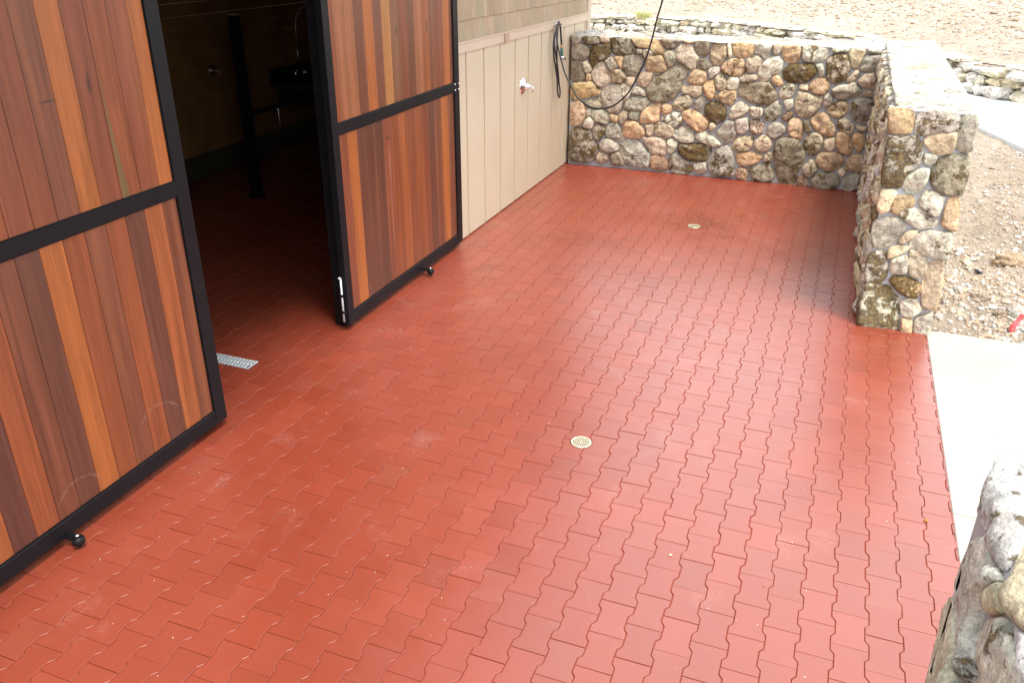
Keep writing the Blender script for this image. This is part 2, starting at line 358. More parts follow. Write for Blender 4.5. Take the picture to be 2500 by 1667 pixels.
BACK_STONES='''
g 0 -3162 1587 -3050 1595 -3041 1527 -3065 1478 -3144 1469 -3163 1522
d 60 -3024 1593 -2823 1600 -2827 1547 -2811 1495 -2914 1466 -2960 1476 -3020 1504
t 0 -2810 1589 -2701 1596 -2702 1505 -2741 1498 -2806 1513
d 70 -2669 1589 -2536 1609 -2450 1551 -2355 1449 -2376 1384 -2572 1357 -2651 1389 -2675 1483
o 0 -2434 1592 -2184 1591 -2097 1577 -2017 1435 -2045 1399 -2132 1395 -2143 1453 -2212 1467 -2350 1467 -2404 1518
d 40 -3163 1444 -3085 1471 -2980 1473 -2925 1412 -2941 1339 -2985 1289 -3158 1286
d 90 -2901 1455 -2850 1481 -2688 1488 -2673 1376 -2724 1301 -2813 1273 -2876 1203 -2939 1303 -2910 1383
g 10 -2348 1444 -2292 1440 -2285 1394 -2358 1393
g 0 -2285 1441 -2148 1447 -2150 1394 -2208 1332 -2268 1371
g 0 -2743 1300 -2667 1334 -2614 1313 -2570 1225 -2621 1207 -2665 1177 -2707 1242
o 0 -2616 1340 -2513 1347 -2511 1252 -2524 1203 -2580 1278
d 10 -2501 1354 -2426 1375 -2300 1381 -2258 1330 -2265 1252 -2316 1166 -2384 1126 -2455 1134 -2484 1193 -2507 1240
o 0 -2205 1368 -2050 1387 -2001 1313 -1982 1237 -2016 1200 -2096 1184 -2218 1213 -2231 1302
d 10 -3164 1274 -3021 1287 -3000 1178 -2974 1105 -2981 1049 -3155 1015
t 0 -3014 1263 -2958 1278 -2902 1201 -2906 1158 -2965 1131 -2994 1178
o 0 -2945 1126 -2905 1122 -2899 1060 -2928 1043 -2962 1069
t 10 -2807 1273 -2741 1270 -2685 1194 -2651 1105 -2657 1037 -2758 969 -2827 1009 -2882 1067 -2899 1134 -2863 1210
t 30 -2639 1185 -2543 1202 -2475 1145 -2462 1091 -2507 1040 -2638 1044 -2645 1124
t 0 -2447 1116 -2364 1121 -2355 1079 -2389 1010 -2450 1049
t 10 -2267 1192 -2141 1187 -2155 1133 -2169 1065 -2235 1007 -2327 1044 -2326 1117
o 30 -3154 1002 -2881 1043 -2826 990 -2777 937 -2781 893 -2919 853 -3120 796 -3155 819
g 10 -2764 944 -2649 1019 -2532 1020 -2507 935 -2476 857 -2497 774 -2501 724 -2570 675 -2643 679 -2705 716 -2744 758
w 10 -2519 1027 -2481 1035 -2408 1003 -2392 955 -2425 866 -2455 827 -2485 887 -2516 978
g 20 -2368 993 -2306 1015 -2239 976 -2209 917 -2299 917 -2391 942
g 30 -2368 895 -2214 898 -2157 828 -2204 757 -2266 728 -2403 731 -2470 764 -2454 815
d 40 -2143 1133 -2033 1169 -1945 1233 -1840 1309 -1717 1239 -1741 1162 -1775 1136 -1800 1003 -1838 934 -1891 882 -2037 836 -2139 842 -2211 947 -2203 1009 -2157 1066
d 30 -2977 799 -2792 855 -2759 857 -2753 738 -2813 728 -2914 734 -2962 762
o 0 -3153 762 -3031 795 -2983 767 -2943 712 -2950 628 -2987 529 -3087 473 -3147 498 -3157 678
w 0 -2933 713 -2889 709 -2886 633 -2936 617
g 10 -2872 698 -2705 703 -2648 650 -2631 575 -2669 540 -2805 562 -2875 621
o 0 -2642 657 -2563 662 -2538 632 -2545 581 -2611 582
t 0 -2474 725 -2415 710 -2417 647 -2465 568 -2489 541 -2525 589 -2529 652
d 20 -2402 711 -2337 728 -2271 708 -2281 663 -2290 612 -2397 636
o 0 -2185 770 -2112 818 -2024 833 -2022 725 -2026 626 -2114 594 -2249 584 -2261 652 -2245 710
o 0 -1997 814 -1936 836 -1883 797 -1884 747 -1951 718 -1996 727
w 10 -2960 557 -2902 609 -2842 572 -2849 507 -2875 463 -2978 484
d 60 -2843 520 -2777 538 -2701 512 -2691 448 -2728 387 -2753 339 -2792 310 -2836 359 -2852 422
g 10 -2636 549 -2584 575 -2531 563 -2493 489 -2455 415 -2452 364 -2484 342 -2552 368 -2674 385 -2683 487
o 0 -2408 604 -2336 612 -2254 565 -2185 500 -2181 450 -2243 400 -2341 398 -2441 403 -2470 497 -2451 569
t 10 -2183 564 -2119 581 -2080 578 -2074 490 -2114 423 -2156 464
t 40 -2068 585 -2018 607 -1922 602 -1864 581 -1834 540 -1842 483 -1888 428 -1972 428 -2062 465
d 70 -3148 426 -3060 472 -2936 461 -2873 434 -2836 359 -2776 245 -2773 186 -2816 82 -2890 35 -3155 38 -3158 319
g 0 -2764 292 -2700 356 -2626 362 -2515 300 -2504 236 -2616 186 -2677 178 -2754 221
t 10 -2752 188 -2636 172 -2625 100 -2697 46 -2787 52 -2783 119
d 30 -2615 173 -2529 207 -2482 198 -2442 103 -2425 45 -2526 29 -2588 50
g 40 -2496 315 -2426 379 -2321 393 -2226 343 -2155 272 -2104 211 -2105 133 -2105 48 -2264 40 -2399 54 -2444 129 -2498 249
t 10 -2211 415 -2133 421 -2043 429 -1925 406 -1903 293 -1922 215 -2020 219 -2093 232 -2144 305 -2202 384
r 20 -2090 193 -2013 213 -1920 189 -1869 122 -1868 44 -1919 26 -2078 37 -2097 114
w 0 -1899 409 -1837 426 -1776 387 -1782 316 -1834 248 -1879 244 -1899 326
g 50 -1870 201 -1779 267 -1717 214 -1642 170 -1572 137 -1574 60 -1603 25 -1751 20 -1842 28
d 40 -2084 1561 -1952 1589 -1842 1582 -1856 1542 -1912 1476 -1978 1461 -2042 1499
g 40 -2035 1406 -1988 1443 -1921 1441 -1899 1401 -1875 1344 -1902 1295 -1954 1252 -1989 1303
o 0 -1806 1589 -1674 1589 -1706 1548 -1753 1534 -1797 1550
t 0 -1824 1514 -1739 1518 -1699 1479 -1670 1423 -1616 1368 -1642 1320 -1653 1255 -1694 1236 -1760 1291 -1849 1322 -1898 1389 -1910 1453
d 40 -1667 1578 -1592 1604 -1530 1578 -1513 1528 -1514 1430 -1558 1391 -1620 1408 -1675 1475 -1681 1537
w 0 -1507 1590 -1272 1588 -1351 1560 -1456 1553
t 0 -1449 1539 -1325 1541 -1306 1474 -1303 1423 -1353 1317 -1441 1301 -1485 1374 -1494 1431 -1480 1500
w 0 -1305 1542 -1273 1543 -1248 1426 -1263 1402 -1279 1418
o 0 -1260 1583 -1030 1593 -1010 1521 -1007 1454 -1088 1410 -1180 1398 -1233 1449 -1253 1522
w 10 -1007 1566 -823 1574 -823 1490 -838 1434 -886 1403 -932 1452 -987 1455
d 30 -1609 1362 -1521 1378 -1461 1318 -1468 1277 -1532 1250 -1638 1280
w 20 -1490 1258 -1404 1289 -1370 1282 -1371 1230 -1417 1192 -1464 1154 -1484 1200
o 60 -1327 1342 -1254 1380 -1127 1392 -1092 1325 -1079 1240 -1163 1200 -1251 1201 -1331 1220 -1358 1277
t 40 -1069 1394 -964 1433 -913 1391 -911 1334 -965 1263 -1003 1238 -1064 1263 -1085 1337
o 10 -1723 1152 -1653 1250 -1536 1232 -1506 1175 -1523 1110 -1575 1077 -1648 1079 -1730 1104
t 40 -1388 1200 -1348 1213 -1289 1170 -1275 1095 -1287 1041 -1357 1019 -1393 1076 -1417 1157
w 30 -1255 1178 -1161 1183 -1131 1132 -1157 1049 -1258 1049 -1265 1142
t 10 -1120 1185 -1082 1216 -942 1218 -934 1178 -1010 1157 -1096 1140 -1126 1162
o 0 -1489 1129 -1430 1139 -1408 1075 -1393 1017 -1408 938 -1442 912 -1496 963 -1533 1026 -1532 1074
t 10 -1787 1047 -1647 1064 -1555 1058 -1545 990 -1562 947 -1628 933 -1686 963 -1780 975
o 50 -1384 964 -1303 1028 -1167 1034 -1152 984 -1150 919 -1195 869 -1276 887 -1340 925 -1384 934
d 40 -1117 1116 -1021 1145 -926 1138 -835 1149 -775 1130 -728 1081 -693 1037 -701 966 -745 905 -861 903 -993 918 -1051 961 -1128 980 -1128 1057
w 20 -835 1411 -737 1433 -677 1380 -684 1306 -701 1260 -783 1233 -803 1169 -900 1157 -932 1230 -934 1287 -895 1346
o 0 -772 1199 -725 1230 -688 1209 -644 1143 -681 1118 -729 1133 -774 1170
t 50 -1852 874 -1783 939 -1697 950 -1646 899 -1645 851 -1696 805 -1780 762 -1851 788 -1879 817
g 0 -1595 909 -1537 945 -1485 913 -1496 843 -1515 793 -1609 799 -1620 852
d 98 -1484 843 -1434 895 -1361 894 -1284 857 -1244 818 -1233 752 -1248 696 -1323 654 -1411 678 -1469 729 -1490 782
w 10 -1175 846 -1093 917 -1037 891 -988 853 -989 817 -1045 759 -1171 714 -1205 742 -1197 803
w 50 -974 860 -893 877 -829 858 -831 763 -888 741 -954 754
w 50 -797 860 -723 918 -681 950 -631 901 -614 843 -641 782 -691 725 -785 724 -810 782
t 30 -798 1548 -790 1571 -711 1571 -709 1519 -740 1456 -791 1459
o 0 -694 1575 -591 1595 -521 1571 -506 1489 -510 1417 -532 1379 -626 1369 -679 1425 -701 1502
w 50 -485 1551 -422 1575 -227 1581 -214 1519 -233 1430 -274 1398 -395 1392 -476 1413 -485 1479
w 40 -179 1556 -1 1550 -17 1520 -99 1527 -134 1509 -168 1521
p 0 25 1557 148 1551 162 1531 136 1437 113 1354 59 1354 25 1432 0 1496
g 0 186 1545 338 1547 333 1520 191 1518
d 95 -612 1350 -491 1368 -370 1374 -333 1348 -293 1288 -327 1236 -380 1185 -472 1160 -586 1165 -652 1207 -670 1279
w 10 -319 1365 -265 1376 -231 1314 -226 1247 -258 1243 -285 1306
t 70 -219 1431 -146 1486 -21 1498 1 1431 34 1361 32 1278 6 1221 -91 1176 -138 1196 -193 1249 -213 1359
g 20 181 1483 330 1503 347 1442 314 1359 257 1323 176 1330 141 1345 157 1438
t 20 22 1222 62 1274 96 1326 135 1320 116 1255 99 1218 37 1198
t 20 136 1206 188 1292 281 1308 318 1277 322 1200 309 1150 244 1157 189 1165
w 50 -667 1051 -611 1140 -555 1149 -497 1119 -512 1043 -545 995 -640 977 -663 999
p 0 -456 1144 -378 1151 -369 1089 -405 1087 -458 1104
o 20 -354 1161 -292 1230 -203 1226 -143 1162 -156 1105 -188 1057 -254 1051 -325 1078 -359 1115
g 20 -116 1113 -50 1162 47 1171 95 1204 145 1168 203 1116 168 1063 90 1041 18 1014 -48 1015 -107 1074
t 0 231 1109 303 1127 323 1059 262 1055 212 1077
w 10 -609 959 -571 976 -522 976 -503 904 -537 861 -574 876
t 40 -473 1068 -426 1074 -330 1040 -206 1031 -192 977 -225 883 -284 809 -405 782 -478 865 -485 993
w 0 -176 1038 -139 1066 -99 1037 -85 990 -104 949 -165 910 -179 984
o 30 -139 889 -72 956 -11 992 56 988 80 955 79 881 48 832 -14 805 -85 835
g 40 115 963 158 1028 230 1050 325 1031 350 922 340 779 314 760 236 765 156 800 115 877
r 50 -610 780 -550 831 -490 832 -501 787 -537 737 -590 745
w 70 -2004 653 -1970 699 -1841 748 -1786 731 -1740 635 -1750 607 -1825 570 -1889 574 -1957 619
o 30 -1753 745 -1706 782 -1632 781 -1541 739 -1456 690 -1420 640 -1459 573 -1514 538 -1565 546 -1679 627 -1741 685
g 10 -1843 521 -1726 590 -1657 595 -1612 546 -1584 485 -1583 410 -1644 389 -1733 395 -1814 439 -1855 476
p 0 -1405 651 -1372 653 -1340 616 -1374 561 -1412 564 -1416 610
g 20 -1220 689 -1138 689 -1119 602 -1091 543 -1110 474 -1169 426 -1237 429 -1298 483 -1345 548 -1276 618 -1247 659
w 20 -1120 714 -992 742 -974 692 -963 602 -1013 549 -1068 554 -1114 608
t 60 -954 702 -873 720 -795 687 -797 633 -799 578 -881 550 -944 597
w 10 -1550 522 -1453 542 -1386 495 -1314 457 -1264 399 -1330 378 -1406 390 -1532 433 -1570 468
d 95 -1757 374 -1656 376 -1562 390 -1405 387 -1368 359 -1375 276 -1423 193 -1509 172 -1606 186 -1683 230 -1762 287
g 10 -1555 152 -1421 174 -1400 96 -1420 45 -1508 30 -1552 62
g 50 -1294 359 -1221 403 -1168 388 -1113 312 -1071 215 -1076 126 -1069 37 -1141 21 -1330 31 -1372 98 -1391 192 -1356 272
p 40 -1072 508 -909 536 -894 485 -901 399 -948 357 -1080 343 -1126 373 -1110 443
o 0 -1067 313 -909 339 -836 333 -765 299 -794 243 -868 205 -949 173 -1027 178 -1057 229
r 10 -1033 127 -989 150 -930 143 -908 59 -918 20 -1040 34 -1050 90
d 60 -894 146 -805 189 -662 240 -622 169 -594 46 -711 18 -833 22 -880 81
p 20 -876 484 -826 537 -756 548 -688 505 -672 449 -694 395 -761 358 -829 371 -874 419
t 50 -735 323 -701 357 -650 355 -639 270 -725 243 -747 276
g 10 -725 673 -671 707 -603 706 -544 654 -545 618 -580 576 -658 525 -706 530 -744 572 -752 632
o 10 -521 739 -476 769 -415 762 -374 714 -353 615 -361 531 -396 537 -494 571 -521 656
d 50 -361 748 -320 757 -270 675 -270 634 -311 621 -342 658
o 0 -291 776 -229 833 -172 861 -128 835 -93 785 -29 720 -5 660 -18 603 -102 596 -164 630 -242 677 -286 739
t 40 6 781 55 802 125 784 186 733 181 663 149 640 78 664 14 697 -4 742
p 0 208 732 326 729 321 697 295 686 238 702
t 60 -301 577 -232 631 -152 610 -119 580 -120 497 -142 417 -203 366 -259 370 -298 439 -330 515
p 0 -103 552 -43 580 3 575 23 467 -24 424 -101 462
o 40 19 650 96 656 166 603 186 534 213 477 178 400 131 413 51 454 20 556
o 20 187 628 223 660 295 657 328 593 323 498 293 445 254 463 203 547
d 50 -638 508 -556 551 -451 553 -378 508 -322 444 -285 350 -296 269 -337 170 -353 34 -396 8 -516 11 -574 106 -615 228 -647 379
o 10 -155 370 -96 415 33 423 96 404 135 357 132 290 71 227 -34 204 -111 234 -167 299
o 0 161 317 200 404 264 419 338 411 360 287 332 218 252 226 180 237 153 280
t 40 -246 286 -214 322 -175 295 -125 211 -140 179 -180 135 -210 104 -296 167 -294 214
p 0 103 224 142 242 185 204 157 155 122 174
d 40 -122 153 -48 182 43 184 109 151 140 83 125 35 16 4 -124 4 -185 57 -174 98
g 10 162 107 217 170 278 207 337 194 335 103 341 23 280 4 199 4
r 0 -314 110 -296 127 -222 87 -208 30 -231 5 -323 15 -336 61
'''
PIER_STONES='''
o 20 311 1610 456 1620 474 1586 484 1451 463 1436 343 1434 319 1540
g 50 519 1605 749 1606 762 1482 607 1445 506 1432 490 1542
g 30 791 1599 845 1622 871 1565 871 1481 875 1360 837 1347 777 1357 769 1448 764 1557
p 10 578 1427 682 1466 759 1472 767 1372 748 1329 667 1312 614 1343 569 1391
w 0 601 1311 668 1306 664 1259 636 1236 603 1254 593 1295
g 70 341 1424 521 1428 565 1375 590 1273 559 1213 515 1166 484 1072 467 1059 367 1055 347 1177 342 1309
d 50 688 1282 741 1318 840 1332 875 1299 888 1176 878 1048 785 1039 685 1087 657 1153 665 1233
w 0 584 1210 640 1215 648 1153 627 1065 571 1027 519 1043 497 1084 518 1151
p 10 367 1038 451 1041 469 1022 444 947 443 897 389 863 361 905
o 0 472 1005 578 1017 596 975 583 941 521 906 512 872 456 882 459 944
w 30 646 1067 710 1058 775 1021 769 956 763 890 734 892 664 928 616 972
o 10 807 1027 857 1036 882 963 891 855 893 800 865 797 794 833 794 926
w 30 544 914 614 933 672 912 736 881 772 847 760 812 705 794 642 792 592 820 535 858 520 884
g 10 359 807 423 843 506 852 563 814 571 770 533 709 503 654 446 606 405 606 370 660 358 727
p 0 577 743 607 769 651 772 647 740 602 689 567 662 542 673
w 40 644 729 690 774 871 790 889 681 873 594 806 585 733 604 647 638 614 668
p 0 500 619 553 655 631 642 603 604 554 574 497 549 490 589
t 0 634 625 666 618 759 573 764 498 735 418 715 421 661 437 645 534
w 10 518 546 618 580 640 533 643 452 595 433 538 437
w 80 399 582 469 592 490 559 518 434 512 386 474 338 390 338 368 437 370 543
o 90 538 383 568 417 638 422 752 385 759 321 744 270 688 268 622 294 572 340
t 0 782 558 861 581 886 463 888 358 877 213 846 190 792 206 770 316 761 416 766 492
w 10 649 232 735 263 774 221 802 183 761 134 719 108 674 126 652 189
w 80 390 338 500 336 559 327 588 283 628 259 643 206 662 56 657 4 381 9 378 134 383 227
o 0 680 96 746 101 765 17 688 4 682 59
w 0 766 104 814 148 875 176 890 4 783 4
'''

# ================================================================== paving
PL = 0.2
def col_x(c):                                                      # centre of paver column c, measured on the ground
    if c < -28: return col_x(-28) + (c + 28) * 0.1445
    return 0.527 + 0.1347 * c - 0.00024 * c * c
def clip_poly(poly, a, b, c):                                      # keep a*x+b*y<=c
    out = []; n = len(poly)
    for i in range(n):
        p = poly[i]; q = poly[(i+1) % n]; dp = a*p[0]+b*p[1]-c; dq = a*q[0]+b*q[1]-c
        if dp <= 0: out.append(p)
        if (dp < 0 < dq) or (dq < 0 < dp):
            t = dp/(dp-dq); out.append((p[0]+(q[0]-p[0])*t, p[1]+(q[1]-p[1])*t))
    return out
def inset(poly, d):                                                # offset of a CCW polygon inwards
    n = len(poly); out = []
    for i in range(n):
        a = Vector(poly[i-1]); b = Vector(poly[i]); c = Vector(poly[(i+1) % n])
        e1 = (b-a); e2 = (c-b)
        if e1.length < 1e-6 or e2.length < 1e-6: out.append(tuple(b)); continue
        e1.normalize(); e2.normalize(); n1 = Vector((-e1.y, e1.x)); n2 = Vector((-e2.y, e2.x))
        m = n1 + n2; k = m.length_squared
        m = m * (2/k) if k > .3 else m
        out.append((b.x + m.x*d, b.y + m.y*d))
    return out
rp = random.Random(5)
pv = MB()
for c in range(-54, 4):
    cx = col_x(c); Wc = col_x(c+.5) - col_x(c-.5) if c > -28 else .1445
    hw = Wc/2 + .0083; hn = Wc/2 - .0083; hl = PL/2
    for r in range(-15, 37):
        cy = 3.207 + .1 + (r + (.5 if c % 2 else 0)) * PL
        if c < -26 and (cy < 1.5 or cy > 9.6): continue
        g = .0009 + rp.random()*.0007; gy = .0005 + rp.random()*.0008
        s = [(hw, hl), (hw, .061), (hn, .039), (hn, -.039), (hw, -.061), (hw, -hl)]
        o = [(-(x-g), -y if abs(y) < .09 else -math.copysign(hl-gy, y)) for x, y in s]
        o = [(x, y) for x, y in o]
        o += [((x-g), y if abs(y) < .09 else math.copysign(hl-gy, y)) for x, y in s]
        jx, jy, ja = rp.gauss(0, .0006), rp.gauss(0, .0006), rp.gauss(0, .002)
        o = [(cx + x + jx - y*ja, cy + y + jy + x*ja) for x, y in o]
        # orient CCW
        ar = sum(o[i-1][0]*o[i][1]-o[i][0]*o[i-1][1] for i in range(len(o)))
        if ar < 0: o = o[::-1]
        cut = cx + hw > .866 or cy - hl < .4
        if cut:
            o = clip_poly(o, 1, 0, .8665)
            q = [o[0]] if o else []
            for p in o[1:]:
                if (p[0]-q[-1][0])**2 + (p[1]-q[-1][1])**2 > 1e-8: q.append(p)
            o = q
            if len(o) < 3 or max(p[0] for p in o) - min(p[0] for p in o) < .004: continue
        z = rp.gauss(0, .00045); tx, ty = rp.gauss(0, .0022), rp.gauss(0, .0022)
        top = inset(o, .0023); n = len(o)
        H = lambda p, dz: (p[0], p[1], z + dz + (p[0]-cx)*tx + (p[1]-cy)*ty)
        vs = [H(p, 0) for p in top] + [H(p, -.0011) for p in inset(o, .0007)] + [H(p, -.0045) for p in o] + [(p[0], p[1], -.016) for p in o]
        u = rp.random(); v = rp.gauss(0, 1)
        lum = 1 + .026*v
        tn = ((.228 + .014*u)*lum, (.0395 + .006*u)*lum, (.0185 + .005*u)*lum, 0)
        if rp.random() < .1: tn = (tn[0]*.96, tn[1]*1.06, tn[2]*1.12, 0)
        pv.add(vs[:n], [tuple(range(n))], tn)
        fs = []; tn = (tn[0], tn[1], tn[2], 1)                       # alpha 1 = moulded edge, duller than the face
        for k in range(3):
            for i in range(n):
                j = (i+1) % n; fs.append((k*n+i, (k+1)*n+i, (k+1)*n+j, k*n+j))
        pv.add(vs, fs, tn)
structure(pv.build('paving', M_RUB))
b = MB(); b.box(-8.2, .8665, -1.2, 10.6, -.05, -.0062); structure(b.build('paving_bed', M_BED))

# ================================================================== stone work
def chaikin(p, k=1):
    for _ in range(k):
        q = []
        for i in range(len(p)):
            a = p[i]; b = p[(i+1) % len(p)]
            q.append((a[0]*.83+b[0]*.17, a[1]*.83+b[1]*.17)); q.append((a[0]*.17+b[0]*.83, a[1]*.17+b[1]*.83))
        p = q
    return p
def resample(p, step):
    out = []
    for i in range(len(p)):
        a = Vector(p[i]); b = Vector(p[(i+1) % len(p)]); n = max(1, int((b-a).length/step))
        for k in range(n): out.append(tuple(a.lerp(b, k/n)))
    return out
def area_c(p):
    A = cx = cy = 0
    for i in range(len(p)):
        x0, y0 = p[i-1]; x1, y1 = p[i]; k = x0*y1-x1*y0; A += k; cx += (x0+x1)*k; cy += (y0+y1)*k
    if abs(A) < 1e-9: return 0, p[0][0], p[0][1]
    return A/2, cx/(3*A), cy/(3*A)
def grow(q, d):
    return inset(q if area_c(q)[0] > 0 else q[::-1], -d)
def add_stone(mb, poly, to3, tn, H, seed, step=.022, amp=1., flat=.0):
    A, cx, cy = area_c(poly)
    if abs(A) < .0004: return
    if A < 0: poly = poly[::-1]
    rn = random.Random(seed); size = math.sqrt(abs(A))
    p = resample(chaikin(poly, 2), step)
    n = len(p); tlx, tly = rn.gauss(0, .10), rn.gauss(0, .10)
    rings = [(1.0, -.012), (.990, .26), (.970, .46), (.93, .64), (.87, .80), (.78, .91), (.65, .99), (.50, 1.04), (.34, 1.07), (.17, 1.09)]
    # irregular edge: real field stones are chipped, not rounded outlines
    w = [1 + .035*noise.noise(Vector((x*14, y*14, seed*3.1))) + .02*noise.noise(Vector((x*40, y*40, seed))) for x, y in p]
    vs = []; so = seed*7.31
    for s, h in rings:
        for i, (x, y) in enumerate(p):
            k = s*w[i]; X = cx+(x-cx)*k; Y = cy+(y-cy)*k
            if s == 1.0: hh = -.012
            else:
                f1 = noise.noise(Vector((X*6+so, Y*6, so))); f2 = noise.noise(Vector((X*17, Y*17+so, 3.))); f3 = noise.noise(Vector((X*42, Y*42, so)))
                fc = abs(noise.noise(Vector((X*9+so, Y*9, 9.))))                     # facet-like ridges
                hh = H*h*(1+flat) + amp*min(1, (1-s)*9)*(.020*f1 + .013*f2 + .007*f3 - .020*fc)*min(1, size*7) + ((X-cx)*tlx+(Y-cy)*tly)*min(1, (1-s)*6+.3)
                hh = max(hh, -.004)
            vs.append(to3(X, Y, hh))
    m = len(rings); fs = []
    for r in range(m-1):
        for i in range(n):
            j = (i+1) % n; fs.append((r*n+i, r*n+j, (r+1)*n+j, (r+1)*n+i))
    vs.append(to3(cx, cy, H*1.06 + amp*.016*noise.noise(Vector((cx*6+so, cy*6, so)))*min(1, size*7)))
    for i in range(n): fs.append(((m-1)*n+i, (m-1)*n+(i+1) % n, m*n))
    mb.add(vs, fs, tn, True)
TONES = {'g': (.42, .38, .335), 'd': (.31, .265, .215), 't': (.52, .42, .325), 'o': (.60, .41, .265), 'w': (.63, .575, .50), 'p': (.66, .54, .40), 'r': (.40, .265, .19)}
def tone_of(k, rn, mossv):
    t = TONES[k]; l = 1.12 + rn.gauss(0, .09)
    return (t[0]*1.08*l*(1+rn.gauss(0, .03)), t[1]*1.10*l, t[2]*l*(1+rn.gauss(0, .04)), mossv)
def voronoi(w, h, rmin, rmax, seed, stretch=1.):
    rn = random.Random(seed); pts = []
    for _ in range(6000):
        r = rmin + (rmax-rmin)*rn.random()**1.7; x = rn.random()*w; y = rn.random()*h
        if all(((x-a)/stretch)**2+(y-b)**2 > (.92*(r+c))**2 for a, b, c in pts): pts.append((x, y, r))
    cells = []
    for i, (x, y, r) in enumerate(pts):
        poly = [(0, 0), (w, 0), (w, h), (0, h)]
        for j, (a, b, c) in enumerate(pts):
            if i == j: continue
            dx, dy = (a-x)/stretch**2, b-y
            # power diagram plane
            k = (a*a/stretch**2+b*b - x*x/stretch**2-y*y + r*r - c*c)/2
            poly = clip_poly(poly, dx, dy, k)
            if len(poly) < 3: break
        if len(poly) >= 3: cells.append(poly)
    return cells
def shrink(poly, d):
    A, cx, cy = area_c(poly)
    if A < 0: poly = poly[::-1]
    # drop tiny edges then inset
    q = [poly[0]]
    for p in poly[1:]:
        if (Vector(p)-Vector(q[-1])).length > .03: q.append(p)
    if len(q) < 3: return None
    q = inset(q, d); A2, _, _ = area_c(q)
    if A2 <= .0006 or A2 > abs(A): return None
    return q
def face_random(mb, w, h, to3, seed, rmin, rmax, H, gap=.012, moss=.3, mix='ggttoowwpd', step=.026, amp=1., stretch=1., bright=1.):
    rn = random.Random(seed)
    for k, cpoly in enumerate(voronoi(w, h, rmin, rmax, seed, stretch)):
        q = shrink(cpoly, gap)
        if not q: continue
        q = [(x+rn.gauss(0, .006), y+rn.gauss(0, .006)) for x, y in q]
        mv = max(0, rn.random()*1.5-.55) if rn.random() < moss*2 else .08
        tt = tone_of(rn.choice(mix), rn, min(1, mv)); tt = (min(.8, tt[0]*bright), min(.76, tt[1]*bright), min(.7, tt[2]*bright), tt[3])
        add_stone(mb, q, to3, tt, H*(.75+.5*rn.random()), seed*100+k, step, amp)

wall = empty('stone_wall', (-1.2, 10.5, 0), 'mortared fieldstone wall with mossy grey and orange stones, running behind the red paving and turning forward to a square end pier', 'wall')
def hexa(mb, q, z0, z1, lean=(0, 0)):                               # prism over a quad footprint, sheared by lean per metre
    vs = [(x+lean[0]*z0, y+lean[1]*z0, z0) for x, y in q] + [(x+lean[0]*z1, y+lean[1]*z1, z1) for x, y in q]
    mb.add(vs, [(3,2,1,0), (4,5,6,7), (0,1,5,4), (1,2,6,5), (2,3,7,6), (3,0,4,7)])
core = MB()
hexa(core, [(-3.17, 10.297), (.41, 10.297), (.41, 10.76), (-3.17, 10.76)], -.05, 1.545)
hexa(core, [(.40, 6.362), (.862, 6.362), (.892, 10.752), (.40, 10.752)], -.05, 1.585, (-.022, 0))
core.build('mortar_core', M_MORT, wall)
sb = MB(); rn = random.Random(3)
for k, l in enumerate(BACK_STONES.strip().splitlines()):
    a = l.split(); v = [int(x)/1000 for x in a[2:]]; q = [(v[i], min(v[i+1], 1.56)) for i in range(0, len(v), 2)]
    q = grow([(x, z if z > .02 else -.015) for x, z in q], .0095)
    add_stone(sb, q, lambda x, z, h: (x, 10.293-h, z), tone_of(a[0], rn, int(a[1])/100), .046+.026*rn.random(), k+1, .018)
sb.build('fieldstone_facing', M_STONE, wall)
sb = MB()
for k, l in enumerate(PIER_STONES.strip().splitlines()):
    a = l.split(); v = [int(x)/1000 for x in a[2:]]; q = [(v[i], min(v[i+1], 1.60)) for i in range(0, len(v), 2)]
    q = grow([(x, z if z > .02 else -.015) for x, z in q], .007)
    add_stone(sb, q, lambda x, z, h: (x, 6.356-h, z), tone_of(a[0], rn, int(a[1])/100), .026+.016*rn.random(), k+301, .014, .8)
tag(sb.build('fieldstone_facing', M_STONE, wall), 'narrow end face of the wall with large squared pale and mossy stones')
sb = MB()
face_random(sb, 3.85, 1.57, lambda u, z, h: (.398-.022*z-h, 6.375+u, z+.005), 21, .055, .15, .045, .009, .4, 'ggttowwpdt', .024, 1.5, 1., 1.3)  # side face: stone colours lifted to offset the shade falling on it
sb.build('fieldstone_facing', M_STONE, wall)
sb = MB()
face_random(sb, 4.4, 1.57, lambda u, z, h: (.875+.0068*u-.022*z+h, 6.36+u, z+.005), 22, .09, .17, .03, .012, .3)
sb.build('fieldstone_facing', M_STONE, wall)
# coping: flat pale stones bedded in mortar
def slab_top(mb, x0, x1, y0, y1, z, seed, rmin, rmax, H=.014, lean=0, mix='wwwpgpt', amp=.8):
    rn = random.Random(seed)
    for k, cpoly in enumerate(voronoi(x1-x0, y1-y0, rmin, rmax, seed, 1.5)):
        q = shrink(cpoly, .011)
        if not q: continue
        t = tone_of(rn.choice(mix), rn, .0); t = (min(.60, t[0]*.95), min(.58, t[1]*.98), min(.56, t[2]*1.02), .0)
        add_stone(mb, q, lambda u, v, h: (x0+u, y0+v, z+h), t, H*(.6+.7*rn.random()), seed*50+k, .03, amp)
cp = MB()
cp.cbox(-3.17, .372, 10.268, 10.785, 1.546, 1.572, .008)
cp.cbox(.3735, .872, 6.345, 10.785, 1.586, 1.606, .008)
cp.build('mortar_cap', M_COPE, wall)
cp = MB()
slab_top(cp, -3.16, .36, 10.275, 10.775, 1.574, 31, .07, .16)
slab_top(cp, .345, .87, 6.345, 10.78, 1.607, 32, .08, .17)
cp.build('coping_stones', M_COPS, wall)

